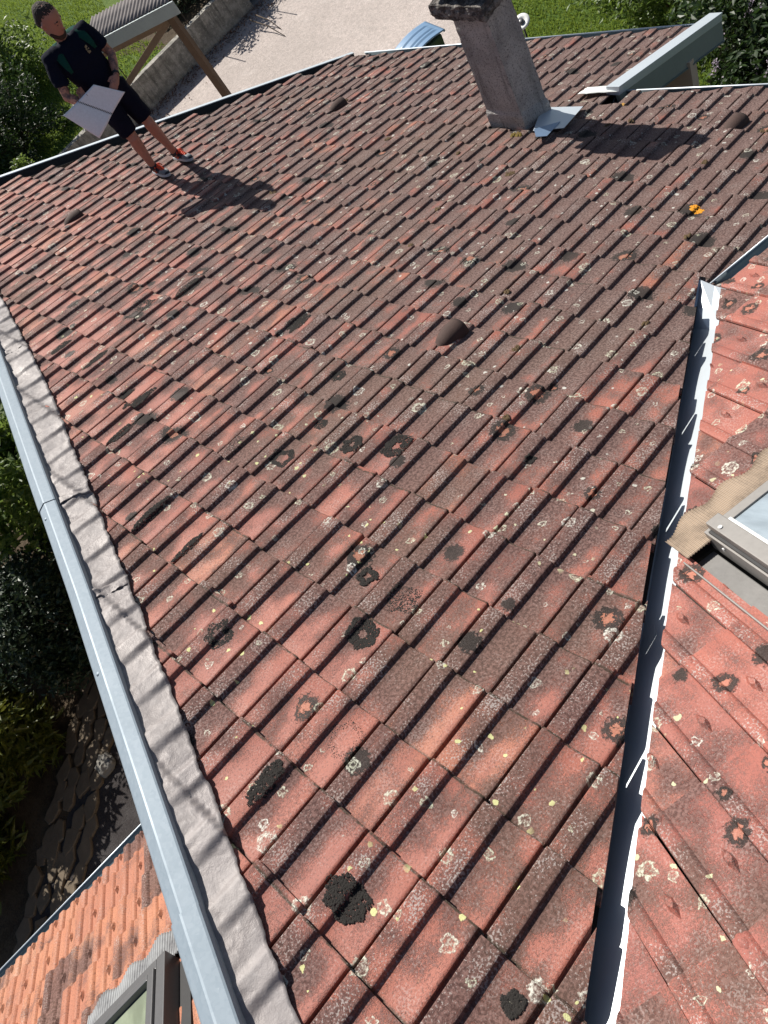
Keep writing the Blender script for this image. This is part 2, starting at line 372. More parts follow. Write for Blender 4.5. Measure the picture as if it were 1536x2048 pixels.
for idx, (i, j, cu_) in enumerate(tiles):
    vi = (i*7+j*3) % 3; m_ = tile_m(i, j)
    if cu_:
        me = finish(bisect(make_tile('t'), cu_))
        if len(me.polygons) == 0: continue
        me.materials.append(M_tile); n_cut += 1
    else: me = variants[vi]
    if idx < 300: add('roof_tile', me, None, main_roof, True, m_)
    else:
        V, F = mesh_arrays(me) if cu_ else VA[vi]
        A = np.array(m_); V2 = V @ A[:3, :3].T + A[:3, 3]; k = sum(len(a) for a in rest_v)
        rest_v.append(V2); rest_f += [tuple(q+k for q in f) for f in F]
me = bpy.data.meshes.new('roof_tiles'); me.from_pydata(np.concatenate(rest_v).tolist(), [], rest_f); me.materials.append(M_tile); finish(me)
tag(add('roof_tiles', me, None, main_roof, True), kind='stuff')
print('tiles', len(tiles), 'cut', n_cut)

# ventilation hoods moulded on tiles
M_hood = simple('dark_clay', (.055, .030, .024), .85, 0, .35, 18, .5, 90)
for p in VENTS:
    x0 = p.x; y0 = p.y-.10
    mb = MB(); R = []
    for a in range(9):
        t = a/8; y = .20*t; q_ = math.sqrt(max(0, 1-(1-t)**2)); hw = .006+.078*q_**.9; hh = .003+.080*q_**1.15
        R.append([(math.cos(math.pi*k/12)*hw, y, math.sin(math.pi*k/12)*hh) for k in range(13)])
    R.append([(x*.86, y-.004, z*.86) for x, y, z in R[-1]]); R.append([(x*.86, y-.08, z*.7) for x, y, z in R[-1]])
    mb.rings(R, cap=False, closed=False)
    mb.build('vent_hood', M_hood, main_roof, True, True, Matrix.Translation((x0, y0, -.036)))

# ---- lead strip along the cut edge and the steel verge cap ----
def resample(P, n):
    d = [0]
    for a, c in zip(P, P[1:]): d.append(d[-1]+(c-a).length)
    out = []
    for k in range(n+1):
        s = d[-1]*k/n; q = max(i for i in range(len(d)) if d[i] <= s+1e-9); q = min(q, len(P)-2)
        out.append(P[q]+(P[q+1]-P[q])*((s-d[q])/(d[q+1]-d[q])))
    return out
def smooth_line(P, it=3):
    for _ in range(it): P = [P[0]]+[(P[i-1]+P[i]*2+P[i+1])/4 for i in range(1, len(P)-1)]+[P[-1]]
    return P
N = 520
LI = smooth_line(resample(LEADI, N), 40); RI = smooth_line(resample(RAILI, N), 40)
def nearest_pair(k):                          # match inner edge point to the rail
    p = LI[k]; return p, min(RI, key=lambda q: (q-p).length)
PAIR = [nearest_pair(k) for k in range(N+1)]
def lead_sheet(k0, k1, lift):
    mb = MB(); nt_ = 14
    def fn(a, c):
        k = k0+a*(k1-k0); ki = min(int(k), N-1); f = k-ki
        p = PAIR[ki][0].lerp(PAIR[ki+1][0], f); q = PAIR[ki][1].lerp(PAIR[ki+1][1], f)
        nz = noise.noise(Vector((k*.16, 3.3, 0)))*.012+noise.noise(Vector((k*.5, 8.1, 0)))*.006
        t = c*1.16; pt = p.lerp(q, t)+(p-q).normalized()*nz*(1-c)
        xx = ((pt.x-U0) % W)/W; yy = ((pt.y-V0) % G)/G
        rb = max(0, min(1, (xx+.06)/.10))*max(0, min(1, (.44-xx)/.13)) if xx < .9 else (xx-.9)/.1*.6; rb = rb*rb*(3-2*rb)
        h0 = -.022+.024*rb-TILT*(1-yy)*.8; kk = .80-.45*c
        cr = noise.noise(Vector((pt.x*5, pt.y*5, 1)))*.016+noise.ridged_multi_fractal(Vector((pt.x*10, pt.y*10, 5)), 1, 2, 3, 1, 2)*.003+noise.noise(Vector((pt.x*45, pt.y*45, 9)))*.002
        curl = .012*max(0, noise.noise(Vector((k*.22, 21, 0))))*(1-c)**6
        edge = .014*(math.exp(-((a*(k1-k0))/2.0)**2)+math.exp(-(((1-a)*(k1-k0))/2.0)**2))*abs(noise.noise(Vector((c*6, k0, 4))))*2
        return (pt.x, pt.y, h0*kk+.010+cr*(.45+.8*c)+curl+lift+edge)
    mb.grid(fn, int((k1-k0)*1.6), nt_); return mb
joints = []
for (px_, py_) in ((30, 700), (120, 1010), (205, 1190)):
    t = X(px_, py_); joints.append(min(range(N+1), key=lambda k: (PAIR[k][0]-t).length+(PAIR[k][1]-t).length))
joints = [0]+sorted(set(joints))+[N]
for n_, (a, c) in enumerate(zip(joints, joints[1:])):
    o = lead_sheet(max(0, a-3), min(N, c+1), .004*(n_ % 2)).build('lead_sheet', M_lead, house, True, m=MAIN.m.copy(), solid=.003)
    o['label'] = 'crumpled grey lead sheet dressed over the cut tile edge'
CAPP = [(x*.88, z) for x, z in [(-.005, -.05), (-.002, .030), (.004, .041), (.012, .044), (.066, .050), (.074, .050), (.079, .046), (.118, .018), (.124, .010), (.126, -.13), (.118, -.13)]]
def verge_piece(a, c, grow):
    mb = MB(); R = []
    pts = RI[a:c+1:4]; pts = pts if (pts[-1]-RI[c]).length < 1e-6 else pts+[RI[c]]
    for k, p in enumerate(pts):
        t = (pts[min(k+1, len(pts)-1)]-pts[max(k-1, 0)]).normalized(); o_ = Vector((t.y, -t.x))
        if inside(p+o_*.2): o_ = -o_
        R.append([(p.x+o_.x*(x*grow), p.y+o_.y*(x*grow), z*grow+(.002 if grow > 1 else 0)) for x, z in CAPP])
    return mb.rings(R, cap=False, closed=False)
vj = []
for (px_, py_) in ((18, 760), (118, 1010), (415, 1850)):
    t = X(px_, py_); vj.append(min(range(N+1), key=lambda k: (RI[k]-t).length))
vj = [0]+sorted(vj)+[N]
for n_, (a, c) in enumerate(zip(vj, vj[1:])):
    o = verge_piece(max(0, a-4), c, 1.0 if n_ % 2 == 0 else 1.045).build('verge_cap', M_galv, house, False, m=MAIN.m.copy(), solid=.0015, bevel=.002)
    o['label'] = 'pale galvanised steel cap along the roof edge'
for (px_, py_) in ((378, 1918), (196, 1360), (92, 1050)):         # rivets and clips
    p = X(px_, py_); q = min(RI, key=lambda r: (r-p).length); d_ = (p-q).normalized()
    mb = MB(); mb.tube([MAIN.w(q.x+d_.x*.084, q.y+d_.y*.084, .030), MAIN.w(q.x+d_.x*.086, q.y+d_.y*.086, .037)], [.012, .009], 12)
    mb.build('rivet', M_galv, house, True)

# ---- valley gutter between the two roofs ----
mvL, mvR = (X(1160, 2048), X(1400, 570)), None
rA, rB = RIGHT.px(1228, 2048), RIGHT.px(1444, 566); rM = RIGHT.px(1322, 1290); TM = .487
def bent(a, m_, c, t): return a+(m_-a)*(t/TM) if t < TM else m_+(c-m_)*((t-TM)/(1-TM))
D1, D2 = -.130, -.089
def crease(y_):                               # point common to both lowered planes at world y
    # solve for x,z
    n1_, n2_ = MAIN.n, RIGHT.n; c1_ = n1_.dot(MAIN.o)+D1; c2_ = n2_.dot(RIGHT.o)+D2
    det = n1_.x*n2_.z-n1_.z*n2_.x; a_ = c1_-n1_.y*y_; b_ = c2_-n2_.y*y_
    return Vector(((a_*n2_.z-n1_.z*b_)/det, y_, (n1_.x*b_-a_*n2_.x)/det))
M_valley = simple('valley_zinc', (.52, .57, .61), .42, .4, .07, 2.5, .06, 12, fine=.03)
mb = MB(); R = []
wl = [MAIN.w(*ext(vB, vA, t), D1) for t in (0.0, .34, .67, 1.3)]
for k in range(41):
    t = k/40*1.3
    L_ = bent(vB, vM, vA, t); C_ = crease(MAIN.w(*L_).y+.02); L_ = MAIN.w(L_.x-.09, L_.y, D1); Rr = bent(rB, rM, rA, t); Rr = RIGHT.w(Rr.x, Rr.y-.006, D2)
    lift = MAIN.n*(.115*max(0, 1-t/.055)**1.3); R.append([L_+lift, L_.lerp(C_, .5)+lift, C_+Vector((0, 0, .002))+lift, C_.lerp(Rr, .5)+lift*.6, Rr+lift*.3])
mb.rings(R, cap=False, closed=False)
mb.build('valley_gutter', M_valley, house, False, solid=.0015)['label'] = 'bright zinc valley gutter between the two tiled slopes'

# ---- roofs of flat interlocking tiles with diamond bosses ----
def boss_tile(w, g, relief=1.0):
    k = w/.207
    TP = [(0, -.014), (.003, -.003), (.010, 0), (.042, 0), (.050, -.004), (.056, -.013), (.080, -.0145), (.115, -.012), (.130, -.012), (.150, -.013), (.185, -.0145), (.198, -.012), (.2045, -.014)]
    TP = [(x, z*relief) for x, z in TP]
    if relief > 1: TP = TP[:6]+[(x, z*relief) for x, z in ((.080, -.0145), (.104, -.0135), (.110, -.005), (.116, -.0035), (.132, -.0035), (.139, -.006), (.146, -.0145), (.185, -.0145), (.198, -.012), (.2045, -.014))]
    def ring(y, dz, th, sc_):
        t = -.013*relief*(1-y/g)+dz
        def yy(x): return y+sc_*(.016*math.sin(min(1, max(0, (x-.056)/.148))*math.pi)-.006*(x < .054))
        return [(x*k, yy(x), z+t) for x, z in TP]+[(x*k, yy(x), z+t-th) for x, z in reversed(TP[1:-1])]
    mb = MB(); mb.rings([ring(-.05, -.003, .012, 0), ring(g*.5, 0, .012, 0), ring(g-.006, 0, .012, 1), ring(g+.001, -.004, .008, 1)])
    def diamond(cx, cy, lx, ly, z, hgt, fl):
        b_ = [(cx, cy-ly, z), (cx+lx, cy-ly*fl, z), (cx+lx, cy+ly*fl, z), (cx, cy+ly, z), (cx-lx, cy+ly*fl, z), (cx-lx, cy-ly*fl, z)]
        t_ = [(cx+(x-cx)*.62, cy+(y-cy)*.34, z+hgt) for x, y, _ in b_]
        mb.add(b_+t_, [(6, 7, 8, 9, 10, 11)]+[(q, (q+1) % 6, (q+1) % 6+6, q+6) for q in range(6)])
    if relief == 1: diamond(.128*k, g*.42, .015, .050, -.022, .0155, .30); diamond(.027*k, g-.022, .019, .036, -.007, .010, .35)
    else: diamond(.165*k, g*.5, .012, .040, -.030, .018, .35)
    return mb
def interlocking_roof(name, F, u0, v0, w, g, poly, clip, mat, jz, label, relief=1.0):
    """poly: list of uv points; clip[k]: cut tiles on edge k"""
    d = MB().poly([(p.x, p.y+(.014 if name == 'side_roof' and q_ < 3 else 0), -.05) for q_, p in enumerate(poly)]).build(name, M_under, house, m=F.m.copy()); d['label'] = label
    mt = mat(d); base = boss_tile(w, g, relief); me0 = finish(base.mesh('interlocking_tile')); me0.materials.append(mt)
    def ins(p):
        r = False
        for q in range(len(poly)):
            a, c = poly[q], poly[(q+1) % len(poly)]
            if (a.y > p.y) != (c.y > p.y) and p.x < (c.x-a.x)*(p.y-a.y)/(c.y-a.y)+a.x: r = not r
        return r
    cnt = 0
    for i in range(math.floor((min(p.x for p in poly)-u0)/w)-1, math.ceil((max(p.x for p in poly)-u0)/w)+1):
        for j in range(math.floor((min(p.y for p in poly)-v0)/g)-1, math.ceil((max(p.y for p in poly)-v0)/g)+1):
            x0, y0 = u0+i*w, v0+j*g; c = Vector((x0+w/2, y0+g/2))
            hits = [q for q in range(len(poly)) if clip[q] and seg_hits(poly[q], poly[(q+1) % len(poly)], x0, y0-.05, x0+w, y0+g+.02)]
            rng = random.Random(i*31+j*57+int(w*1e4))
            m_ = Matrix.Translation((x0, y0+rng.uniform(-.006, .006), rng.uniform(-jz, jz))) @ Matrix.Rotation(rng.uniform(-.012, .012), 4, 'Z') @ Matrix.Rotation(rng.uniform(-.012, .012), 4, 'Y')
            if not hits:
                if ins(c): add('interlocking_tile', me0, None, d, True, m_); cnt += 1
                continue
            if name == 'side_roof' and 4 in hits and 5 in hits: hits.remove(4)
            cuts = []
            for q in hits:
                a, e_ = poly[q], poly[(q+1) % len(poly)]; t = (e_-a).normalized(); nr = Vector((t.y, -t.x))
                if ins((a+e_)/2+nr*.03): nr = -nr
                jt = rng.uniform(-.008, .008); cuts.append((Vector((a.x-x0+nr.x*jt, a.y-y0+nr.y*jt, 0)), Vector((nr.x, nr.y, 0))))
            me = bisect(boss_tile(w, g, relief), cuts)
            if len(me.polygons): finish(me); me.materials.append(mt); add('interlocking_tile', me, None, d, True, m_); cnt += 1
    print(name, cnt); return d
RU0, RV0, RW, RG = .0, 1.59, .207, .415
SKE, SKD = RIGHT.px(1412, 1072, .02)          # lower corner of the roof window
ra2 = bent(rB, rM, rA, 1.28); EAV = rB.y+.0
rpoly = [ra2, rM, rB, Vector((3.1, EAV)), Vector((3.1, SKD)), Vector((SKE-.10, SKD)), Vector((SKE-.10, .9)), Vector((SKE-.2, .25)), Vector((ra2.x, .25))]
right_roof = interlocking_roof('side_roof', RIGHT, RU0, RV0, RW, RG, rpoly, [1, 1, 1, 0, 1, 1, 0, 0, 0], lambda d: tile_material('flat_red_tile', d, RU0, RV0-RG, RW, RG, 'right'), .002, 'bright red slope of flat interlocking tiles beside the valley')
# roof window
def fbox(F, u0, u1, v0, v1, h0, h1, name, mat, parent, bevel=.004):
    mb = MB(); mb.box(((u0+u1)/2, (v0+v1)/2, (h0+h1)/2), (u1-u0, v1-v0, h1-h0)); return mb.build(name, mat, parent, m=F.m.copy(), bevel=bevel)
M_alu = simple('beige_aluminium', (.27, .255, .24), .4, .3, .1, 4, .05, 40)
M_alud = simple('dark_rubber', (.03, .03, .032), .7)
M_alul = simple('pale_aluminium', (.70, .70, .69), .35, .3, .05)
def glass_mat(name, c, rough=.06):
    b = NB(name); p = b.pos(); n1 = b.noise(b.vm('MULTIPLY', p, (3, 9, 3)), 1.2, 4)
    return b.pbr(b.mix(b.ramp(n1, .3, .7), c, tuple(min(1, x*1.5) for x in c)), rough, .0, None, .9, **{'Coat Weight': .8, 'Coat Roughness': .04})
M_glass = glass_mat('window_glass', (.22, .26, .29), .2); M_glass2 = glass_mat('pale_green_glass', (.20, .23, .17), .12)
def pleat_mat(name, a, c):
    b = NB(name); p = b.pos(); n1 = b.noise(p, 6, 4); n2 = b.noise(p, 40, 4)
    return b.pbr(b.mix(b.ramp(n1, .35, .65), b.mix(b.ramp(n2, .3, .7, 0, .5), a, c), c), .55, .25, b.bump(n2, .2, .003), .4)
def apron(F, u0, u1, v0, fn_len, fn_h, name, mat, parent, period=.0125, amp=.0028):
    mb = MB(); nu = int((u1-u0)/period*6)
    def fn(a, c):
        u = u0+(u1-u0)*a; L = fn_len(u); v = v0+L*c
        return (u, v, fn_h(u, v, c)+amp*math.sin(2*math.pi*u/period+.6*math.sin(u*9)))
    mb.grid(fn, nu, 10); o = mb.build(name, mat, parent, True, m=F.m.copy(), solid=.001); return o
sky1 = add('roof_window', None, None, house, m=Matrix.Translation(RIGHT.w(SKE, SKD))); tag(sky1, 'roof window with beige metal frame on the bright red slope')
e0, d0 = SKE, SKD; e1, dm = e0+.95, d0-1.25
MP_ = lambda *a, **k: fbox(RIGHT, *a, **k)
apron(RIGHT, e0-.115, e1+.15, d0-.03, lambda u: .175+.05*min(1, max(0, (u-e0+.115)/.2))+.014*math.sin(u*2*math.pi/.207+.8)+.01*math.sin(u*5), lambda u, v, c: .012+.006*math.sin(u*2*math.pi/.207+.5)*c-.004*c, 'apron_flashing', pleat_mat('brown_pleated_lead', (.15, .115, .088), (.33, .255, .19)), sky1)
fbox(RIGHT, e0-.13, e0-.012, dm, d0-.02, -.055, -.045, 'side_flashing', simple('dusty_zinc', (.16, .155, .15), .6, .3, .3, 6, .2, 40), sky1)
fbox(RIGHT, e0-.135, e0-.128, dm, d0-.01, -.05, -.004, 'side_flashing', M_alu, sky1, .002)
fbox(RIGHT, e0-.105, e0-.099, dm, d0-.06, -.0445, -.030, 'side_flashing', M_alul, sky1, .001)
fbox(RIGHT, e0, e0+.05, dm, d0, -.05, .045, 'frame', M_alu, sky1); fbox(RIGHT, e0+.052, e1, d0-.055, d0-.002, -.05, .045, 'frame', M_alu, sky1)
fbox(RIGHT, e0+.008, e0+.05, dm, d0-.03, .0455, .056, 'gasket', M_alud, sky1, 0)
fbox(RIGHT, e0+.018, e0+.082, dm, d0-.025, .0565, .098, 'sash', M_alu, sky1); fbox(RIGHT, e0+.084, e1, d0-.075, d0-.027, .05, .075, 'sash', M_alu, sky1)
fbox(RIGHT, e0+.083, e0+.097, dm, d0-.076, .06, .090, 'sash_trim', M_alul, sky1, .002)
fbox(RIGHT, e0+.0975, e1, dm, d0-.0765, .058, .066, 'pane', M_glass, sky1, 0)
for dd in (.10, .42):
    MB().tube([RIGHT.w(e0+.036, d0-dd, .097), RIGHT.w(e0+.036, d0-dd, .103)], .009, 10).build('screw', M_alul, sky1)
    MB().tube([RIGHT.w(e0-.002, d0-dd-.02, .02), RIGHT.w(e0-.007, d0-dd-.02, .02)], .008, 10).build('screw', M_alul, sky1)
# eave gutter of the side roof
def half_round(F, u0, u1, v, h, r, name, mat, along='u', rim=.006):
    mb = MB(); R = []
    prof_ = [(math.cos(math.pi+math.pi*k/10)*r, math.sin(math.pi+math.pi*k/10)*r) for k in range(11)]
    prof_ = prof_+[(r+rim, .002), (r+rim*1.2, -.008)]
    for q in range(13):
        u = u0+(u1-u0)*q/12; R.append([F.w(u, v+x, h+z) for x, z in prof_])
    return mb.rings(R, cap=False, closed=False).build(name, mat, house, True, solid=.002)
half_round(RIGHT, rB.x+.03, 3.1, EAV+.085, -.04, .062, 'gutter', M_darkzinc)
g_ = MB(); g_.tube([RIGHT.w(rB.x+.01, EAV+.151, -.036), RIGHT.w(3.1, EAV+.151, -.036)], .006, 8); g_.build('gutter_rim', M_zinc, house, True)

# ---- lower roof below the verge ----
LW, LG = .21, .309; LU0, LV0 = -3.94, 4.19
LE = LOWER.px(140, 1792).y-.075
lp = [Vector((-5.6, LE)), Vector((-1.75, LE)), Vector((-1.75, 2.6)), Vector((-5.6, 2.6))]
lower_roof = interlocking_roof('lower_roof', LOWER, LU0, LV0, LW, LG, lp, [1, 0, 0, 0], lambda d: tile_material('orange_flat_tile', d, LU0, LV0-LG, LW, LG, 'lower'), .005, 'lower slope of orange interlocking tiles under the steel verge', 1.45)
half_round(LOWER, -5.6, -1.75, LE+.055, -.035, .06, 'gutter', M_darkzinc)
MB().tube([LOWER.w(-5.6, LE+.121, -.030), LOWER.w(-1.75, LE+.121, -.030)], .006, 8).build('gutter_rim', M_zinc, house, True)
sky2 = add('roof_window', None, None, house, m=Matrix.Translation(LOWER.w(-2.8, 3.9))); tag(sky2, 'roof window with dark grey frame on the orange slope')
q1 = LOWER.px(334, 1902, .07); q0 = LOWER.px(176, 2036, .03)
a1, b1, a0 = q1.x, q1.y, q0.x; bm_ = b1-.98
apron(LOWER, a0-.02, a1+.10, b1+.0, lambda u: .215+.02*math.sin(u*2*math.pi/.21), lambda u, v, c: .022-.004*c+.006*math.sin(u*2*math.pi/.21)*c, 'apron_flashing', pleat_mat('grey_pleated_lead', (.16, .16, .17), (.33, .34, .35)), sky2, .017, .005)
fbox(LOWER, a1-.06, a1, bm_, b1, -.05, .085, 'frame', M_grey, sky2); fbox(LOWER, a0, a1-.062, b1-.06, b1, -.05, .085, 'frame', M_grey, sky2); fbox(LOWER, a0, a0+.06, bm_, b1-.062, -.05, .085, 'frame', M_grey, sky2)
fbox(LOWER, a1-.105, a1-.062, bm_, b1-.063, .06, .10, 'sash', M_grey, sky2); fbox(LOWER, a0+.062, a1-.107, b1-.10, b1-.063, .06, .10, 'sash', M_grey, sky2)
fbox(LOWER, a0+.062, a1-.1075, bm_, b1-.102, .05, .066, 'pane', M_glass2, sky2, 0)
fbox(LOWER, a1+.004, a1+.075, bm_, b1-.02, -.03, -.010, 'side_flashing', M_alud, sky2, 0)  # near-black strip: the shade in the gap beside the frame, put into colour

# ---- eave gutters and verge of the main roof ----
def box_gutter(A, B, h, name):
    mb = MB(); t = (B-A).normalized(); o_ = Vector((t.y, -t.x))
    if inside((A+B)/2+o_*.3): o_ = -o_
    P_ = [(-.10, -.02), (-.10, -.12), (.15, -.12), (.15, .0), (.185, .004), (.188, -.012)]
    R = [[MAIN.w(p.x+o_.x*x, p.y+o_.y*x, h+z) for x, z in P_] for p in (A.lerp(B, k/10) for k in range(11))]
    return mb.rings(R, cap=False, closed=False), o_
gA, gB = MAIN.px(0, 366, -.06), MAIN.px(716, 114, -.06)
mbx, _ = box_gutter(ext(gB, gA, 1.25), gB, -.055, 'gutter'); mbx.build('gutter', simple('black_gutter', (.035, .036, .038), .8), house, False, solid=.002)  # one near-black colour over the whole trough
t_ = (gA-gB).normalized(); no_ = Vector((t_.y, -t_.x)); no_ = no_ if not inside((gA+gB)/2+no_*.3) else -no_
mb = MB(); P0, P1 = ext(gB, gA, 1.25), gB
mb.rings([[MAIN.w(p.x+no_.x*x, p.y+no_.y*x, -.05+z) for x, z in ((.142, .006), (.142, .016), (.235, .012), (.235, -.03))] for p in (P0, P1)], cap=True)
mb.build('gutter_rim', M_zinc, house)
def round_gutter(A, B, h, r, name, mat, cap=True):
    t = (B-A).normalized(); o_ = Vector((t.y, -t.x))
    if inside((A+B)/2+o_*.15): o_ = -o_
    pr = [(math.cos(math.pi+math.pi*k/10)*r+r*.9, math.sin(math.pi+math.pi*k/10)*r) for k in range(11)]
    dn = Vector((0, 0, 1)); oh = (MAIN.u*o_.x+MAIN.v*o_.y); oh.z = 0; oh.normalize()
    R = [[MAIN.w(p.x, p.y, h)+oh*x+dn*z for x, z in pr] for p in (A.lerp(B, k/8) for k in range(9))]
    mb = MB().rings(R, cap=False, closed=False)
    if cap: mb.poly(R[0])
    o = mb.build(name, mat, house, True, solid=.002)
    MB().tube([MAIN.w(p.x, p.y, h)+oh*(r*1.9)+dn*.004 for p in (A, B)], .008, 8).build('gutter_rim', M_zinc, house, True)
    return o
round_gutter(e1a+Vector((.02, -.05)), e1c+Vector((0, -.05)), -.075, .065, 'gutter', M_darkzinc)
round_gutter(vt, g1, -.06, .05, 'gutter', M_darkzinc, False)
# verge board on the far wing
VD = (vt-e1a); va_, vb_ = e1a+Vector((.0, -.05)), vt+Vector((.01, .14))
mb = MB(); mb.rings([[MAIN.w(p.x+x, p.y, z) for x, z in ((-.05, -.02), (-.05, .05), (.085, .055), (.085, -.02))] for p in (va_, vb_)]); mb.build('verge_cap', M_zinc, house, bevel=.004)
M_fascia = simple('grey_green_fascia', (.27, .32, .30), .55, .1, .12, 5)
mb = MB(); f0, f1 = MAIN.w(va_.x+.06, va_.y, 0), MAIN.w(vb_.x+.06, vb_.y, 0)
mb.rings([[p+Vector((x, 0, z)) for x, z in ((-.02, -.25), (-.02, -.01), (.02, -.01), (.02, -.25))] for p in (f0, f1)]); mb.build('fascia', M_fascia, house, bevel=.003)
mb = MB(); mb.rings([[p+Vector((x, 0, z)) for x, z in ((.021, -.25), (.021, -.235), (.03, -.235), (.03, -.25))] for p in (f0, f1)]); mb.build('fascia_trim', M_darkzinc, house)
# little mortar skirt where the verge dies into the tiles
mb = MB(); c0 = va_
mb.grid(lambda a, c: (c0.x-.28+.36*a, c0.y-.10+.16*c+.10*a, .012+.02*math.sin(a*3.1)*math.sin(c*3.1)+.006*noise.noise(Vector((a*7, c*7, 0)))), 14, 8)
mb.build('verge_flashing', simple('white_flashing', (.72, .74, .72), .6, .1, .15, 9, .3), house, True, m=MAIN.m.copy(), solid=.002)
# ---- walls ----
def wall(A, B, off, name='wall', top=-.17, out=None):
    """A,B in MAIN uv; vertical wall under the roof, set back"""
    t = (B-A).normalized(); o_ = Vector((-t.y, t.x))
    if not inside((A+B)/2+o_*.3): o_ = -o_
    P_ = [A+o_*off, B+o_*off, A+o_*(off+.2), B+o_*(off+.2)]; a, c, a2, c2 = [MAIN.w(p.x, p.y, top) for p in P_]
    mb = MB(); g0_ = lambda p: Vector((p.x, p.y, 0))
    mb.add([g0_(a), g0_(c), c, a, g0_(a2), g0_(c2), c2, a2], [(0, 1, 2, 3), (7, 6, 5, 4), (0, 4, 5, 1), (3, 2, 6, 7), (0, 3, 7, 4), (1, 5, 6, 2)]); return mb.build(name, M_rend, house)
wall(e1c, e1a, .35); wall(e1a+Vector((0, -.6)), vt+Vector((0, -.10)), .16, top=-.2); wall(vt, g1, .35); wall(g1, sL, .35); [wall(RAILI[k], RAILI[k+1], .3, top=-.3) for k in range(len(RAILI)-1)]
lwp = [LOWER.w(-5.5, LE-.35, -.15), LOWER.w(-1.75, LE-.35, -.15)]
mb = MB(); a, c = lwp; mb.add([(a.x, a.y, 0), (c.x, c.y, 0), c, a, (a.x+.2, a.y, 0), (c.x+.2, c.y, 0), c+Vector((.2, 0, 0)), a+Vector((.2, 0, 0))], [(0, 1, 2, 3), (7, 6, 5, 4), (0, 4, 5, 1), (3, 2, 6, 7), (0, 3, 7, 4), (1, 5, 6, 2)]); mb.build('wall', M_rend, house)

# ---- chimney ----
def chim_mat():
    b = NB('chimney_render'); p = b.pos(); n1 = b.noise(p, 3.5, 5, .65); n2 = b.noise(p, 75, 4, .8); n3 = b.noise(b.vm('MULTIPLY', p, (14, 14, 2)), 1, 4)
    c = b.mix(b.ramp(n1, .35, .65), (.46, .445, .43), (.66, .64, .61)); c = b.mix(b.ramp(n3, .5, .75, 0, .6), c, (.16, .145, .145)); c = b.mix(b.ramp(n2, .52, .62, 0, .75), c, (.08, .075, .07)); c = b.mix(b.ramp(n2, .40, .30, 0, .4), c, (.62, .60, .57))
    return b.pbr(c, .95, 0, b.bump(n2, 1.0, .014), .2)
def cap_mat():
    b = NB('chimney_cap_stone'); p = b.pos(); n1 = b.noise(p, 14, 5, .7); n2 = b.noise(p, 60, 4, .75)
    c = b.mix(b.ramp(n1, .42, .6), (.10, .09, .085), (.30, .28, .26)); c = b.mix(b.ramp(n2, .56, .66), c, (.025, .022, .02)); c = b.mix(b.ramp(n2, .36, .30), c, (.55, .52, .47))
    return b.pbr(c, .95, 0, b.bump(b.math('ADD', n1, n2), 1.0, .015), .2)
chimney = add('chimney', None, None, house, m=Matrix.Translation((-4.5, 4.5, 3.7))); tag(chimney, 'square grey rendered chimney with a blackened stone cap')
cL, cR = MAIN.w(*MAIN.px(984, 246)), MAIN.w(*MAIN.px(1101, 224)); cc_ = (cL+cR)/2; rr_ = ((cR-cL).xy.length)/2
th0 = math.atan2((cR-cL).y, (cR-cL).x)
best = min((abs(proj(MAIN.w(0, 0)*0+Vector((cc_.x+rr_*math.cos(th0-q), cc_.y+rr_*math.sin(th0-q), MAIN.o.z-(MAIN.n.x*(cc_.x+rr_*math.cos(th0-q)-MAIN.o.x)+MAIN.n.y*(cc_.y+rr_*math.sin(th0-q)-MAIN.o.y))/MAIN.n.z)))[0]-1052), q) for q in [math.pi*k/60 for k in range(12, 50)])[1]
ang = th0-best; cB = Vector((cc_.x+rr_*math.cos(ang), cc_.y+rr_*math.sin(ang), 0)); cF = Vector((2*cc_.x-cB.x, 2*cc_.y-cB.y, 0))
quad = [Vector((p.x, p.y, 0)) for p in (cL, cB, cR, cF)]
def rz(p): return MAIN.o.z-(MAIN.n.x*(p.x-MAIN.o.x)+MAIN.n.y*(p.y-MAIN.o.y))/MAIN.n.z
cen = sum(quad, Vector())/4; ZB = rz(cB); CT = ZB+1.05
def off_quad(o_): 
    out = []
    for k in range(4):
        p, a, c = quad[k], quad[k-1], quad[(k+1) % 4]; out.append(p+((p-a).normalized()+(p-c).normalized())*o_)
    return out
def prism(levels):
    R = []
    for o_, z in levels: R.append([Vector((p.x, p.y, rz(p)+z[1] if isinstance(z, tuple) else z)) for p in off_quad(o_)])
    return MB().rings(R)
def rough(o, amt, scale, cuts=3):
    md = o.modifiers.new('sub', 'SUBSURF'); md.subdivision_type = 'SIMPLE'; md.levels = md.render_levels = cuts
    tx = bpy.data.textures.new('rough', 'CLOUDS'); tx.noise_scale = scale; d = o.modifiers.new('rough', 'DISPLACE'); d.texture = tx; d.strength = amt; d.mid_level = .5; d.texture_coords = 'GLOBAL'
M_ch = chim_mat()
o = prism([(.012, ('r', -.15)), (.012, ('r', .11)), (0, ('r', .15)), (-.008, CT-.3), (-.013, CT-.1), (-.015, CT)]).build('shaft', M_ch, chimney, False); rough(o, .012, .06, 4)
o = prism([(.05, CT), (.075, CT+.004), (.085, CT+.06), (.08, CT+.125), (.06, CT+.135)]).build('cap', cap_mat(), chimney); rough(o, .028, .03, 4)
for k in range(4):
    p = off_quad(-.01)[k]; mb = MB(); mb.box((p.x+(cen.x-p.x)*.2, p.y+(cen.y-p.y)*.2, CT+.165), (.09, .09, .09)); o = mb.build('cap_pillar', bpy.data.materials['chimney_cap_stone'], chimney); rough(o, .015, .03, 3)
o = prism([(.05, CT+.205), (.06, CT+.21), (.055, CT+.265), (.0, CT+.285)]).build('cap_slab', bpy.data.materials['chimney_cap_stone'], chimney); rough(o, .02, .04, 4)
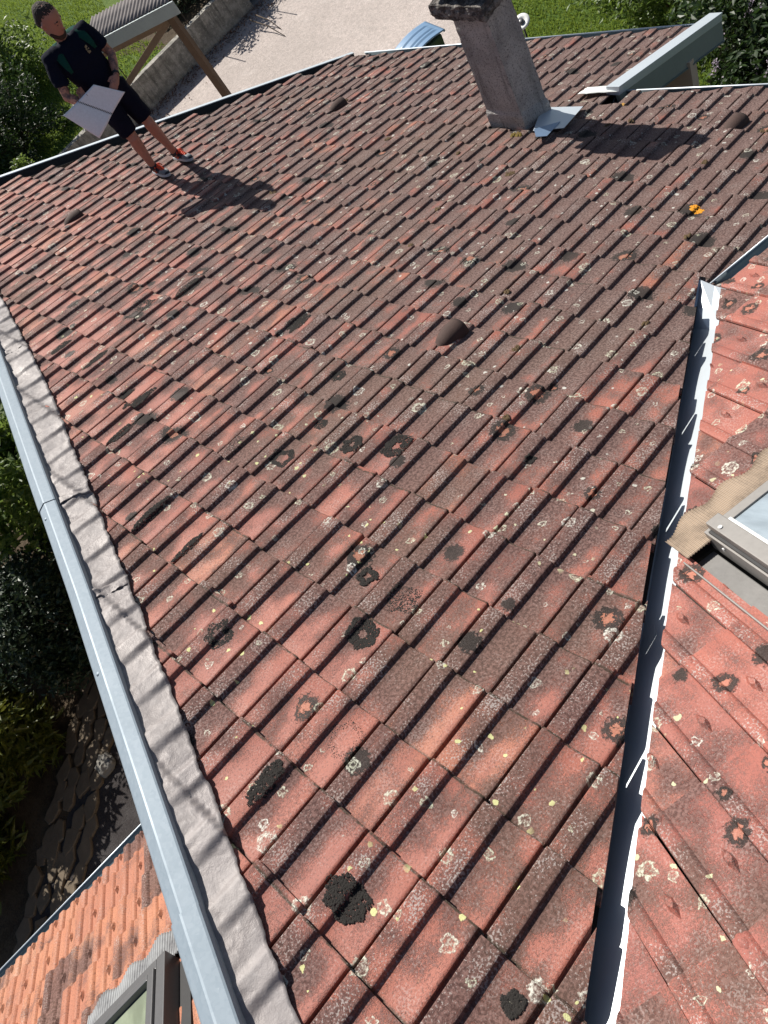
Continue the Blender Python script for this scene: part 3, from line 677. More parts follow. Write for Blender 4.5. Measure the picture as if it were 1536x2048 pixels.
# flashings round the chimney foot
ql = [MAIN.loc(Vector((p.x, p.y, rz(p)))) for p in off_quad(.012)]
def up_quad(name, pts, mat, solid=.003):
    return MB().poly(pts).build(name, mat, chimney, m=MAIN.m.copy(), solid=solid)
L_, B_, R_, F_ = ql
dr = Vector((R_.x-B_.x, R_.y-B_.y, 0)).normalized(); db = Vector((B_.x-L_.x, B_.y-L_.y, 0)).normalized()
def fpx(*a): return [(*MAIN.px(x, y, h), h) for x, y, h in a]
up_quad('back_flashing', fpx((1084, 215, .03), (1166, 213, .012), (1128, 256, .012), (1066, 262, .03)), M_zinc)
up_quad('side_flashing', fpx((1068, 258, .05), (1121, 243, .022), (1094, 272, .022), (1072, 274, .03)), simple('blue_zinc', (.22, .32, .47), .4, .4, .1))

# ---- growth on the roof: moss in the joints, black cushions, orange lichen ----
M_moss = simple('brown_moss', (.10, .065, .03), .95, 0, .5, 30, .6, 120)
M_black = simple('black_crust', (.020, .017, .015), .95, 0, .5, 40, .6, 160)
M_orange = simple('orange_lichen', (.72, .30, .015), .9, 0, .3, 60, .6, 200)
OCT = [(1, 0, 0), (-1, 0, 0), (0, 1, 0), (0, -1, 0), (0, 0, 1)]; OCF = [(0, 2, 4), (2, 1, 4), (1, 3, 4), (3, 0, 4)]
def clump(px_, py_, rx, ry, n, size, name, mat, hole=0, aspect=1.0):
    c = X(px_, py_); mb = MB()
    for _ in range(n):
        a = random.uniform(0, 6.283); r = math.sqrt(random.uniform(hole*hole, 1))*(.75+.35*noise.noise(Vector((math.cos(a)*1.5, math.sin(a)*1.5, px_))))
        u, v = c.x+math.cos(a)*r*rx*1.15, c.y+math.sin(a)*r*ry*1.15; s = size*random.choice((.35, .5, .7, 1, 1.4))*random.uniform(.8, 1.2); h = surf(u, v)
        q = random.uniform(0, 3.14); cq, sq = math.cos(q), math.sin(q)
        mb.add([(u+(x*cq-y*sq)*s, v+(x*sq+y*cq)*s, h+.0015+z*s*.8*aspect) for x, y, z in OCT], OCF)
    return tag(mb.build(name, mat, main_roof, True, True), kind='stuff')
for p in ((1020, 343, .045, .04), (1035, 268, .03, .03), (915, 300, .02, .02), (690, 196, .04, .03), (775, 275, .035, .03), (1032, 693, .02, .025), (1010, 830, .02, .03), (1013, 578, .02, .015), (1215, 248, .03, .03), (1262, 235, .025, .025), (820, 490, .02, .02), (980, 410, .03, .02), (545, 381, .04, .035), (875, 415, .02, .02), (1375, 465, .02, .02), (1530, 260, .04, .03), (1410, 320, .015, .02), (1290, 640, .02, .02)):
    clump(*p, 60, .009, 'moss_clump', M_moss, aspect=1.6)
for p in ((285, 605, .10, .10, .3), (375, 570, .06, .14, 0), (592, 640, .06, .12, 0), (640, 590, .04, .06, 0), (675, 745, .06, .05, .2), (560, 910, .09, .08, .5), (470, 885, .05, .10, .2), (790, 885, .10, .09, .3), (700, 880, .07, .07, .3), (805, 1190, .095, .09, 0), (730, 1143, .06, .06, .4), (722, 1262, .09, .08, .3), (435, 1265, .07, .07, .4), (690, 1472, .085, .09, .62), (530, 1560, .045, .11, 0), (690, 1790, .10, .075, .1), (190, 715, .04, .12, 0), (120, 690, .04, .10, 0), (275, 795, .04, .12, 0), (240, 860, .04, .12, 0), (245, 780, .03, .08, 0), (300, 1020, .03, .14, 0), (370, 1090, .03, .12, 0), (640, 840, .05, .05, 0), (1060, 910, .03, .03, 0), (1025, 2005, .04, .04, 0)):
    clump(*p[:4], int(2600*p[2]*10*p[3]*10*.75)+200, .0037, 'black_moss_patch', M_black, p[4], 1.0)
o = clump(1394, 411, .05, .042, 260, .008, 'orange_lichen', M_orange); o['label'] = 'vivid orange lichen rosette'
clump(1245, 203, .04, .03, 60, .007, 'orange_lichen', simple('ochre_lichen', (.45, .25, .06), .9))
clump(1032, 268, .07, .03, 120, .012, 'moss_clump', simple('olive_moss', (.13, .09, .015), .95, 0, .4, 40, .5), aspect=1.5)

# ================================================================== PERSON
FOOT = MAIN.w(*MAIN.px(345, 335))
def J(x, y, z): return FOOT+Vector((x, y, z))
fac = Vector((.98, -.17, 0)).normalized(); lef = Vector((.17, .98, 0)); UPV = Vector((0, 0, 1))   # he faces the camera side
def gz(x, y):                                   # roof height under a point beside him
    p = FOOT+Vector((x, y, 0)); return rz(p)-FOOT.z
person = empty('person', FOOT, 'bearded man in navy T-shirt and shorts standing on the roof, looking down at a notebook', 'person')
def skin_mat(name, c, tattoo):
    b = NB(name); p = b.pos(); n1 = b.noise(p, 26, 5, .7); n2 = b.noise(p, 8, 4)
    col = b.mix(b.ramp(n2, .3, .7, 0, .25), c, tuple(x*.8 for x in c))
    if tattoo: col = b.mix(b.ramp(n1, .48, .58, 0, .62), col, (.05, .045, .05))
    return b.pbr(col, .5, 0, None, .4, **{'Subsurface Weight': .08, 'Subsurface Radius': (.01, .004, .002)})
M_skin = skin_mat('skin', (.36, .16, .11), False); M_tat = skin_mat('tattooed_skin', (.33, .16, .115), True)
M_navy = simple('navy_cotton', (.004, .006, .017), .9, 0, .3, 12, .3, 90, .15); M_short = simple('navy_twill', (.005, .006, .016), .9, 0, .3, 12, .3, 90, .15)
M_green = simple('green_cotton', (.006, .050, .040), .9, 0, .2, 12, spec=.15); M_hair = simple('dark_hair', (.035, .026, .022), .9, 0, .4, 80, .6, 300)
def ell(c, a, b_, ra, rb, k=16, p=2.0):          # ring around c spanned by a,b
    out = []
    for j in range(k):
        q = 2*math.pi*j/k; x, y = math.cos(q), math.sin(q)
        x, y = math.copysign(abs(x)**(2/p), x), math.copysign(abs(y)**(2/p), y); out.append(c+a*(x*ra)+b_*(y*rb))
    return out
def limb(mb, pts, rad, k=12): return mb.tube(pts, rad, k)
# joints
Rsh, Lsh = J(-.025, -.215, 1.43), J(.045, .205, 1.405)
Rel, Lel = J(.03, -.345, 1.17), J(.10, .235, 1.14)
Rwr, Lwr = J(.20, -.295, 1.06), J(.245, .075, 1.045)
hipR, hipL = J(0, -.09, .93), J(.01, .10, .93)
knR, knL = J(.075, -.14, .53), J(.07, .09, .51)
anR, anL = J(-.02, -.145, gz(-.02, -.145)+.10), J(-.10, .165, gz(-.10, .165)+.10)
pelv = J(0, .005, .98); waist = J(-.01, .0, 1.10); chest = J(-.005, .0, 1.30); nbase = J(.0, .0, 1.47)
HS = 1.16; hc = J(.045, -.005, 1.66)                       # head centre, tipped forward
hf = (Vector((.80, .36, 0)).normalized()*.84+Vector((0, 0, -.54))).normalized(); hu = (UPV-hf*UPV.dot(hf)).normalized(); hl = hu.cross(hf)
huS, hfS, hlS = hu*HS, hf*HS, hl*HS
def body_mesh():
    mb = MB()
    # torso core, neck
    mb.rings([ell(c, lef, fac, a, b_, 18, 2.4) for c, a, b_ in ((hipR.lerp(hipL, .5)-UPV*.03, .14, .10), (pelv, .155, .11), (waist, .145, .10), (chest, .165, .11), (J(0, 0, 1.41), .15, .085), (nbase, .07, .065))])
    mb.tube([J(-.01, 0, 1.44), J(.0, 0, 1.50), hc-hu*.06-hf*.02], [.062, .057, .058], 14)
    # head: lofted along hu
    prof_h = [(-.125, .030, .035, .060), (-.115, .045, .050, .048), (-.09, .058, .066, .030), (-.055, .066, .080, .018), (-.02, .070, .090, .010), (.02, .074, .096, .0), (.055, .074, .095, -.004), (.085, .066, .084, -.008), (.108, .048, .060, -.010), (.120, .022, .028, -.010)]
    mb.rings([ell(hc+hu*z+hf*o_, hl, hf, a, b_, 20, 2.2) for z, a, b_, o_ in [tuple(x*HS for x in q) for q in prof_h]])
    # nose, brow, lips, ears
    mb.tube([hc+huS*.012+hfS*.090, hc-huS*.012+hfS*.103, hc-huS*.034+hfS*.116, hc-huS*.042+hfS*.095], [.008, .011, .015, .008], 8)
    mb.tube([hc+huS*.022+hfS*.082-hlS*.05, hc+huS*.027+hfS*.094, hc+huS*.022+hfS*.082+hlS*.05], [.008, .010, .008], 8)
    mb.tube([hc-huS*.066+hfS*.088-hlS*.024, hc-huS*.066+hfS*.098, hc-huS*.066+hfS*.088+hlS*.024], [.006, .008, .006], 8)
    for s in (-1, 1): mb.tube([hc+hlS*(s*.072)-huS*.03-hfS*.005, hc+hlS*(s*.084)-hfS*.012, hc+hlS*(s*.078)+huS*.025-hfS*.008], [.008, .016, .009], 8)
    # legs
    for h_, k_, a_ in ((hipR, knR, anR), (hipL, knL, anL)):
        mid = h_.lerp(k_, .5); calf = k_.lerp(a_, .32)-fac*.012
        limb(mb, [h_, mid, k_.lerp(mid, .15), k_+fac*.004, calf, k_.lerp(a_, .7), a_, a_-UPV*.05], [.088, .076, .060, .056, .058, .042, .036, .04], 14)
    return mb
def arms():
    mb = MB()
    for s_, e_, w_ in ((Rsh, Rel, Rwr), (Lsh, Lel, Lwr)):
        limb(mb, [s_, s_.lerp(e_, .35), s_.lerp(e_, .75), e_, e_.lerp(w_, .3), e_.lerp(w_, .75), w_], [.055, .053, .046, .042, .044, .033, .028], 12)
    return mb
# notebook plane
vd_ = Vector((.937, -.349, 0))
def JP(px_, py_, off):
    r = ray(px_, py_); k = ((FOOT-CAMP).dot(vd_)+off)/r.dot(vd_); return CAMP+r*k
NBC = {'a': JP(187, 169, .27), 'b': JP(250, 184, .29), 'c': JP(224, 228, .34), 'd': JP(155, 203, .31), 'd2': JP(138, 208, .31), 'e': JP(126, 231, .36), 'f': JP(199, 277, .42)}
def hand(mb, wr, palm_dir, nrm, thumb_dir, curl, L=.085, grip=None):
    """palm slab, four unequal fingers with two bends, thumb from the side of the palm"""
    side = palm_dir.cross(nrm).normalized()
    if side.dot(thumb_dir) < 0: side = -side
    kn = wr+palm_dir*L
    mb.rings([ell(wr+palm_dir*t, side, nrm, a, b_, 12, 2.6) for t, a, b_ in ((-.01, .026, .022), (.02, .033, .018), (.055, .041, .016), (L, .040, .013))])
    for q, ln in enumerate((.070, .078, .074, .058)):
        b0 = kn+side*(.030-.020*q)-palm_dir*.006; d = palm_dir
        pts = [b0]; dd = d
        for sgm, f in ((.45, curl*.5), (.32, curl), (.25, curl*1.3)):
            dd = (d*math.cos(f)-nrm*math.sin(f)).normalized(); pts.append(pts[-1]+dd*ln*sgm)
        mb.tube(pts, [.0095, .009, .0082, .0065], 8)
    t0 = wr+palm_dir*.025+side*.030; mb.tube([t0, t0+(thumb_dir*.6+palm_dir*.6).normalized()*.034, t0+(thumb_dir*.35+palm_dir*.9-nrm*.3).normalized()*.066], [.012, .0105, .008], 8)
def remesh(o, vox, it=6):
    md = o.modifiers.new('remesh', 'REMESH'); md.mode = 'VOXEL'; md.voxel_size = vox; md.use_smooth_shade = True
    sm = o.modifiers.new('smooth', 'SMOOTH'); sm.factor = .5; sm.iterations = it; return o
mb = body_mesh(); am = arms(); mb.add(am.v, am.f)
nbn = (NBC['b']-NBC['a']).cross(NBC['d']-NBC['a']).normalized(); nbn = nbn if nbn.z > 0 else -nbn
# left hand lies on the top edge of the page, thumb above, fingers below; right hand carries the far side from beneath
lp_ = (NBC['a'].lerp(NBC['b'], .62)-Lwr).normalized()
hand(mb, Lwr, lp_, nbn, (NBC['a']-NBC['b']).normalized(), .45)
rp_ = (NBC['d'].lerp(NBC['a'], .35)-nbn*.035-Rwr).normalized()
hand(mb, Rwr, rp_, -nbn, fac, .35)
def body_material():
    b = NB('body_skin'); p = b.pos(); n1 = b.noise(p, 24, 5, .7); n2 = b.noise(p, 7, 4)
    sp_ = b.n('SeparateXYZ', {0: p}); hz = b.math('SUBTRACT', sp_.outputs[2], FOOT.z)
    c = b.mix(b.ramp(n2, .3, .7, 0, .3), (.42, .20, .145), (.34, .15, .11))
    arm = b.math('MULTIPLY', b.ramp(hz, 1.02, 1.06), b.ramp(hz, 1.36, 1.40, 1, 0))
    c = b.mix(b.math('MULTIPLY', arm, b.ramp(n1, .46, .58, 0, .7)), c, (.045, .04, .045))
    return b.pbr(c, .5, 0, None, .4)
remesh(mb.build('body', body_material(), person, True), .007, 4)
# shirt, sleeves and green shoulder yokes
mb = MB()
mb.rings([ell(c, lef, fac, a, b_, 22, 2.5) for c, a, b_ in ((J(.0, .0, .955), .186, .140), (J(0, 0, 1.05), .186, .138), (J(0, 0, 1.17), .190, .136), (J(.0, 0, 1.30), .208, .140), (J(.0, 0, 1.38), .210, .122), (J(0, 0, 1.44), .160, .094), (J(.005, 0, 1.475), .085, .075))])
for s_, e_ in ((Rsh, Rel), (Lsh, Lel)):
    c0 = J(0, 0, 1.40).lerp(s_, .55); mb.tube([c0, s_+UPV*.008, s_.lerp(e_, .35), s_.lerp(e_, .66), s_.lerp(e_, .70)], [.085, .075, .072, .071, .062], 16)
o = mb.build('shirt', M_navy, person, True); remesh(o, .011, 5)
tx = bpy.data.textures.new('folds', 'CLOUDS'); tx.noise_scale = .11; d_ = o.modifiers.new('folds', 'DISPLACE'); d_.texture = tx; d_.strength = .03; d_.mid_level = .5; d_.texture_coords = 'GLOBAL'
for s in (-1, 1):
    mb = MB(); b_ = lef*s
    path = [(.060, -.080, 1.468), (.080, -.02, 1.482), (.098, .055, 1.458), (.118, .104, 1.405), (.126, .124, 1.34), (.128, .126, 1.28)]
    pts = [J(0, 0, 0)+b_*(a+.03)+fac*f+UPV*(z+.006) for a, f, z in path]
    R = []
    for k, p in enumerate(pts):
        t = (pts[min(k+1, 5)]-pts[max(k-1, 0)]).normalized(); sd = b_; nn = sd.cross(t).normalized()
        wd_ = .052-.040*(k/5)**2; R.append([p-sd*wd_-UPV*.006, p+nn*.004*s*-1, p+sd*wd_-UPV*.008])
    mb.rings(R, cap=False, closed=False); mb.build('shoulder_panel', M_green, person, True, solid=.004)
mb = MB(); cp = J(0, 0, 1.33)+lef*.085+fac*.150; r_ = random.Random(3)
for k in range(9): c = cp+lef*r_.uniform(-.016, .016)+UPV*r_.uniform(-.03, .03); mb.box(c, (.004, .008+.008*r_.random(), .006+.014*r_.random()))
mb.build('chest_emblem', simple('emblem_thread', (.25, .20, .12), .8), person)
# shorts
mb = MB()
mb.rings([ell(c, lef, fac, a, b_, 20, 2.5) for c, a, b_ in ((J(0, .005, 1.02), .165, .120), (J(0, .005, .95), .178, .128), (J(0, 0.005, .88), .172, .122), (J(.005, 0.005, .82), .12, .09))])
for h_, k_ in ((hipR, knR), (hipL, knL)):
    mb.tube([h_, h_.lerp(k_, .35), h_.lerp(k_, .7), h_.lerp(k_, .90), h_.lerp(k_, .91)], [.108, .104, .096, .090, .080], 16)
o = mb.build('shorts', M_short, person, True); remesh(o, .011, 4)
d_ = o.modifiers.new('folds', 'DISPLACE'); d_.texture = tx; d_.strength = .025; d_.mid_level = .5; d_.texture_coords = 'GLOBAL'
# hair cap and beard
mb = MB(); mb.rings([ell(hc+hu*z+hf*o_, hl, hf, a, b_, 20, 2.2) for z, a, b_, o_ in [tuple(x*HS for x in q) for q in ((-.035, .060, .060, -.034), (.005, .0735, .074, -.026), (.040, .0755, .080, -.019), (.065, .0735, .084, -.014), (.088, .0665, .083, -.011), (.110, .049, .061, -.011), (.1215, .022, .028, -.011))]])
mb.tube([hc-huS*.05-hfS*.055, hc-huS*.02-hfS*.055], [.055, .065], 12); o = remesh(mb.build('hair', M_hair, person, True), .006, 2); tx2 = bpy.data.textures.new('fuzz', 'CLOUDS'); tx2.noise_scale = .012; d_ = o.modifiers.new('fuzz', 'DISPLACE'); d_.texture = tx2; d_.strength = .010; d_.mid_level = .55; d_.texture_coords = 'GLOBAL'
mb = MB()
bp = []
for k in range(13):
    q = -1.35+2.7*k/12; bp.append(hc+hlS*(math.sin(q)*.070)+hfS*(.003+.082*math.cos(q))-huS*(.050+.048*math.cos(q)))
mb.tube(bp, [.012]+[.020]*3+[.026]*5+[.020]*3+[.012], 10)
remesh(mb.build('beard', simple('brown_beard', (.045, .022, .014), .9, 0, .4, 90, .6, 260), person, True), .008, 2)
mb = MB()
for s in (-1, 1): mb.tube([hc+huS*.024+hfS*.088+hlS*(s*.012), hc+huS*.030+hfS*.090+hlS*(s*.030), hc+huS*.024+hfS*.076+hlS*(s*.052)], [.004, .006, .003], 6)
mb.build('eyebrows', M_hair, person, True)
for s in (-1, 1):
    MB().tube([hc+huS*.004+hfS*.086+hlS*(s*.030), hc+huS*.004+hfS*.0895+hlS*(s*.030)], [.011, .006], 10).build('eye', simple('eye', (.05, .035, .03), .3), person, True)
MB().tube([Lwr+(Lel-Lwr).normalized()*.012+fac*0, Lwr+(Lel-Lwr).normalized()*.034], [.034, .034], 14).build('wristband', simple('black_band', (.012, .012, .015), .6), person, True)
# shoes
M_shoe = simple('black_mesh_shoe', (.022, .024, .034), .7, 0, .3, 30, .4, 200); M_sole = simple('pale_sole', (.50, .55, .58), .6); M_lace = simple('orange_lace', (.85, .10, .035), .6); M_toe = simple('grey_toe', (.20, .21, .22), .6)
for an, yaw in ((anR, -.10), (anL, .06)):
    f_ = Vector((math.cos(yaw), math.sin(yaw), 0)); side = Vector((-f_.y, f_.x, 0)); nn = MAIN.n
    f_ = (f_-nn*f_.dot(nn)).normalized(); side = nn.cross(f_)
    base = Vector((an.x, an.y, FOOT.z+gz(an.x-FOOT.x, an.y-FOOT.y)))+nn*.004
    shoe = add('shoe', None, None, person, m=Matrix.Translation(base))
    sec = [(-.085, .022, .026, .05), (-.075, .034, .05, .07), (-.04, .038, .058, .075), (.0, .038, .055, .072), (.05, .040, .042, .055), (.11, .047, .030, .042), (.165, .045, .024, .034), (.20, .030, .018, .028), (.212, .012, .010, .022)]
    mb = MB(); mb.rings([ell(base+f_*x+nn*(c_*.55+.014), side, nn, a, max(.010, c_*.62), 14, 2.6) for x, a, b_, c_ in sec]); mb.build('upper', M_shoe, shoe, True)
    mb = MB(); mb.rings([[base+f_*x+side*(a*1.05*t)+nn*z for t, z in ((-1, 0), (-1, .026), (1, .026), (1, 0))] for x, a, b_, c_ in [(-.095, .020, 0, 0)]+sec[1:-1]+[(.218, .014, 0, 0)]]); mb.build('sole', M_sole, shoe, False, bevel=.005)
    mb = MB()
    for k in range(6):
        x = .02+.021*k; z = .098-.0072*k; mb.tube([base+f_*(x-.008)-side*.024+nn*(z-.012), base+f_*x+nn*(z+.004), base+f_*(x+.012)+side*.024+nn*(z-.012)], .0060, 6)
        mb.tube([base+f_*(x+.012)-side*.024+nn*(z-.012), base+f_*x+nn*(z+.006), base+f_*(x-.008)+side*.024+nn*(z-.012)], .0055, 6)
    for s in (-1, 1): mb.tube([base+f_*.02+nn*.103, base+f_*.03+side*(s*.03)+nn*.098, base+f_*.05+side*(s*.045)+nn*.075], .0055, 6)
    mb.build('laces', M_lace, shoe, True)
    mb = MB(); mb.tube([base+f_*.06-side*.044+nn*.045, base+f_*.03-side*.0435+nn*.03, base+f_*.01-side*.043+nn*.034], [.004, .009, .003], 6); mb.build('side_flash', M_lace, shoe, True)
    mb = MB(); mb.rings([ell(base+f_*x+nn*(c_*.55+.014), side, nn, a*1.02, max(.010, c_*.62)*1.03, 14, 2.6) for x, a, b_, c_ in sec[5:8]]); mb.build('toe_cap', M_toe, shoe, True)
    mb = MB(); mb.tube([an-UPV*.02, an+UPV*.035], [.043, .041], 14); mb.build('sock', M_shoe, shoe, True)
# spiral notebook (held, a thing of its own)
M_page = simple('white_paper', (.86, .88, .93), .6, 0, .04, 6); M_cover = simple('card_cover', (.10, .10, .12), .7)
nb = empty('notebook', NBC['c'], 'open spiral-bound notebook with white pages held in both hands', 'notebook')
def page(a, c, d, e, curl, lift, nm, mat):
    mb = MB()
    mb.grid(lambda s, t: (a.lerp(c, s)).lerp(d.lerp(e, s), t)+nbn*(lift+curl*math.sin(math.pi*t)*(.4+.6*s)), 14, 14); return mb.build(nm, mat, nb, True, solid=.0012)
page(NBC['d'], NBC['c'], NBC['a'], NBC['b'], -.006, .006, 'page', M_page); page(NBC['d'], NBC['c'], NBC['a'], NBC['b'], 0, -.008, 'cover', M_cover)
page(NBC['d'], NBC['c'], NBC['e'], NBC['f'], .022, .004, 'page', M_page)
mb = MB()
for k in range(22):
    p = NBC['d'].lerp(NBC['c'], (k+.5)/22); ax = (NBC['a']-NBC['d']).normalized()
    mb.tube([p+ax*(.010*math.cos(q))+nbn*(.010*math.sin(q)) for q in [6.283*j/8 for j in range(9)]], .0022, 5)
mb.build('spiral_binding', simple('black_wire', (.01, .01, .012), .4), nb, True)

# ================================================================== GROUND
def gravel_mat():
    b = NB('gravel_drive'); p = b.pos(); n1 = b.noise(p, .35, 4); n2 = b.noise(p, 9, 5, .7); vo = b.vor(p, 55); n3 = b.noise(p, 90, 3, .7); n4 = b.noise(p, 2.2, 5, .65)
    c = b.mix(b.ramp(n1, .35, .65), (.52, .455, .42), (.62, .54, .50)); c = b.mix(b.ramp(n2, .35, .7, 0, .6), c, (.38, .34, .315))
    c = b.mix(b.ramp(n4, .52, .72, 0, .45), c, (.68, .61, .57)); c = b.mix(b.n('SeparateColor', {0: vo.outputs['Color']}).outputs[0], b.mix(.35, c, (.12, .10, .09)), c)
    return b.pbr(c, .95, 0, b.bump(b.math('ADD', vo.outputs['Distance'], n3), .7, .012), .25)
def earth_mat(name, a, c_):
    b = NB(name); p = b.pos(); n1 = b.noise(p, 1.3, 5, .7); n2 = b.noise(p, 40, 5, .75)
    return b.pbr(b.mix(b.ramp(b.math('ADD', n1, b.math('MULTIPLY', b.math('SUBTRACT', n2, .5), .8)), .35, .65), a, c_), .95, 0, b.bump(n2, .8, .02), .2)
M_gravel = gravel_mat(); M_earth = earth_mat('garden_soil', (.05, .035, .022), (.10, .075, .05)); M_turf = earth_mat('lawn_turf', (.05, .095, .014), (.10, .15, .03))
def sheet(name, pts, z, mat, label=None):
    o = MB().poly([(x, y, z) for x, y in pts]).build(name, mat); tag(o, kind='structure'); return o
sheet('ground', [(-400, -400), (400, -400), (400, 400), (-400, 400)], -.008, M_earth)
sheet('driveway', [(-19.6, 4.0), (-9, 2), (-6, 5), (-7, 8), (-10.2, 9.2), (-10.9, 30), (-17, 30)], 0, M_gravel)

# ================================================================== SURROUNDINGS
def leaf_mat(name, a, b_, c_, tr=.35):
    b = NB(name); p = b.pos(); n1 = b.noise(p, 2.2, 3); wn = b.n('TexWhiteNoise', {'Vector': b.vm('FLOOR', b.vm('MULTIPLY', p, (45, 45, 45)))}, noise_dimensions='3D')
    col = b.mix(b.ramp(n1, .3, .7), a, b_); col = b.mix(b.ramp(wn.outputs['Value'], .6, 1), col, c_)
    pr = b.n('BsdfPrincipled', {'Base Color': col, 'Roughness': .45, 'Specular IOR Level': .5}); tl = b.n('BsdfTranslucent', {'Color': b.mix(.5, col, c_)})
    mx = b.n('MixShader', {0: tr}); b.t.links.new(pr.outputs[0], mx.inputs[1]); b.t.links.new(tl.outputs[0], mx.inputs[2]); b.t.links.new(mx.outputs[0], b.out.inputs[0]); return b.m
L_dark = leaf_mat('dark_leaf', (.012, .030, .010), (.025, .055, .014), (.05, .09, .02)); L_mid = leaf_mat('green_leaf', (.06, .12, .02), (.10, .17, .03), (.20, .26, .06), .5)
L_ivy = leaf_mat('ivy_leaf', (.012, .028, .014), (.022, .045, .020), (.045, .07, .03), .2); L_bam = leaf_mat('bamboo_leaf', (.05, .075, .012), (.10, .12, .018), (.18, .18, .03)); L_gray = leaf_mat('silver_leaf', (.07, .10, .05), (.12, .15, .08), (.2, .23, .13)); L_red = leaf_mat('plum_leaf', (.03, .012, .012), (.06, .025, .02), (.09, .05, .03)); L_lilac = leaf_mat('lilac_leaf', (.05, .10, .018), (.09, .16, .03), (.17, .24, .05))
M_bark = simple('bark', (.07, .05, .035), .95, 0, .3, 20, .6, 60)
def leaves(C, size, nrm=None, long=1.7, spread=1.0):
    """folded diamond leaves at points C (n,3)"""
    n = len(C); d = np.random.normal(size=(n, 3)); d[:, 2] *= .6; d /= np.linalg.norm(d, axis=1)[:, None]
    q = np.random.normal(size=(n, 3)); q[:, 2] += .9*spread; s = np.cross(d, q); s /= np.linalg.norm(s, axis=1)[:, None]; nn = np.cross(s, d)
    sz = (size*np.random.uniform(.6, 1.35, n))[:, None]
    V = np.stack([C, C+d*sz*long*.5+s*sz*.42+nn*sz*.12, C+d*sz*long, C+d*sz*long*.5-s*sz*.42+nn*sz*.12], 1).reshape(-1, 3)
    i = np.arange(n)[:, None]*4; F = np.concatenate([i+[0, 1, 2], i+[0, 2, 3]]); return V, F
def np_mesh(name, V, F, mat, parent=None):
    me = bpy.data.meshes.new(name); me.from_pydata(V.tolist(), [], F.tolist()); return add(name, me, mat, parent)
def blob_points(n, c, r, clumps, rng, shell=.55):
    cl = rng.normal(size=(clumps, 3)); cl /= np.linalg.norm(cl, axis=1)[:, None]; cl *= rng.uniform(.35, .95, (clumps, 1))*np.array(r); cl[:, 2] = np.maximum(cl[:, 2], -r[2]*.8)
    cs = rng.uniform(.16, .42, clumps); k = rng.integers(0, clumps, n); d = rng.normal(size=(n, 3)); d /= np.linalg.norm(d, axis=1)[:, None]
    return np.array(c)+cl[k]+d*(cs[k, None]*np.array(r))*rng.uniform(shell, 1.05, (n, 1))
def plant(name, c, r, n, size, mat, label, cat, seed, clumps=40, group=None, long=1.7, trunk=True, zmin=.05, flowers=None):
    """c: crown centre (world), r: radii; stems run from the ground to the crown"""
    rng = np.random.default_rng(seed); np.random.seed(seed)
    gz_ = 0.0; root = empty(name, (c[0], c[1], gz_), label, cat, group)
    P = blob_points(n, c, r, clumps, rng); P = P[P[:, 2] > zmin]
    V, F = leaves(P, size, long=long); np_mesh('foliage', V, F, mat, root)
    if trunk:
        mb = MB(); rr = random.Random(seed)
        mb.tube([(c[0], c[1], -.05), (c[0]+.03, c[1], c[2]*.5), (c[0], c[1]+.02, c[2]+r[2]*.3)], [.05+.02*r[2], .04+.012*r[2], .02], 8)
        for k in range(7):
            a = rr.uniform(0, 6.28); z0 = c[2]*rr.uniform(.2, .7); mb.tube([(c[0], c[1], z0), (c[0]+math.cos(a)*r[0]*.4, c[1]+math.sin(a)*r[1]*.4, z0+(c[2]-z0)*.6+.1), (c[0]+math.cos(a)*r[0]*.75, c[1]+math.sin(a)*r[1]*.75, c[2]+r[2]*rr.uniform(-.2, .6))], [.03, .02, .006], 6)
        mb.build('trunk', M_bark, root, True)
    if flowers:
        fm, cnt, fs = flowers; FP = blob_points(cnt, c, r, clumps, rng, .9); FP = FP[FP[:, 2] > c[2]-r[2]*.4]; pts = []
        for p in FP:
            m = 46; q = rng.normal(size=(m, 3)); q /= np.linalg.norm(q, axis=1)[:, None]; t = rng.uniform(0, 1, m); q *= (fs*(1-t*.8))[:, None]; q[:, 2] = q[:, 2]*.5+t*fs*2.6; pts.append(p+q)
        V, F = leaves(np.concatenate(pts), fs*.28, long=1.1); np_mesh('blossom', V, F, fm, root)
    return root
def grass(name, pts, z, n, hgt, mat, label):
    P = np.array(pts); lo, hi = P.min(0), P.max(0); rng = np.random.default_rng(5); C = []
    while sum(map(len, C)) < n:
        q = rng.uniform(lo, hi, (n, 2)); ins_ = np.zeros(len(q), bool); j = len(P)-1
        for i in range(len(P)):
            a, c = P[i], P[j]; cond = ((a[1] > q[:, 1]) != (c[1] > q[:, 1])) & (q[:, 0] < (c[0]-a[0])*(q[:, 1]-a[1])/(c[1]-a[1]+1e-12)+a[0]); ins_ ^= cond; j = i
        C.append(q[ins_])
    C = np.concatenate(C)[:n]; a = rng.uniform(0, 6.28, n); h_ = hgt*rng.uniform(.5, 1.4, n); w_ = h_*.16; ln = rng.normal(0, .5, (n, 2))*h_[:, None]
    b0 = np.column_stack([C[:, 0]+np.cos(a)*w_, C[:, 1]+np.sin(a)*w_, np.full(n, z)]); b1_ = np.column_stack([C[:, 0]-np.cos(a)*w_, C[:, 1]-np.sin(a)*w_, np.full(n, z)]); t_ = np.column_stack([C[:, 0]+ln[:, 0], C[:, 1]+ln[:, 1], z+h_])
    V = np.stack([b0, b1_, t_], 1).reshape(-1, 3); F = np.arange(3*n).reshape(-1, 3); o = np_mesh(name, V, F, mat); tag(o, label, 'grass', kind='stuff'); return o
L_grass = leaf_mat('grass_blade', (.115, .20, .018), (.17, .26, .03), (.27, .33, .06), .45)
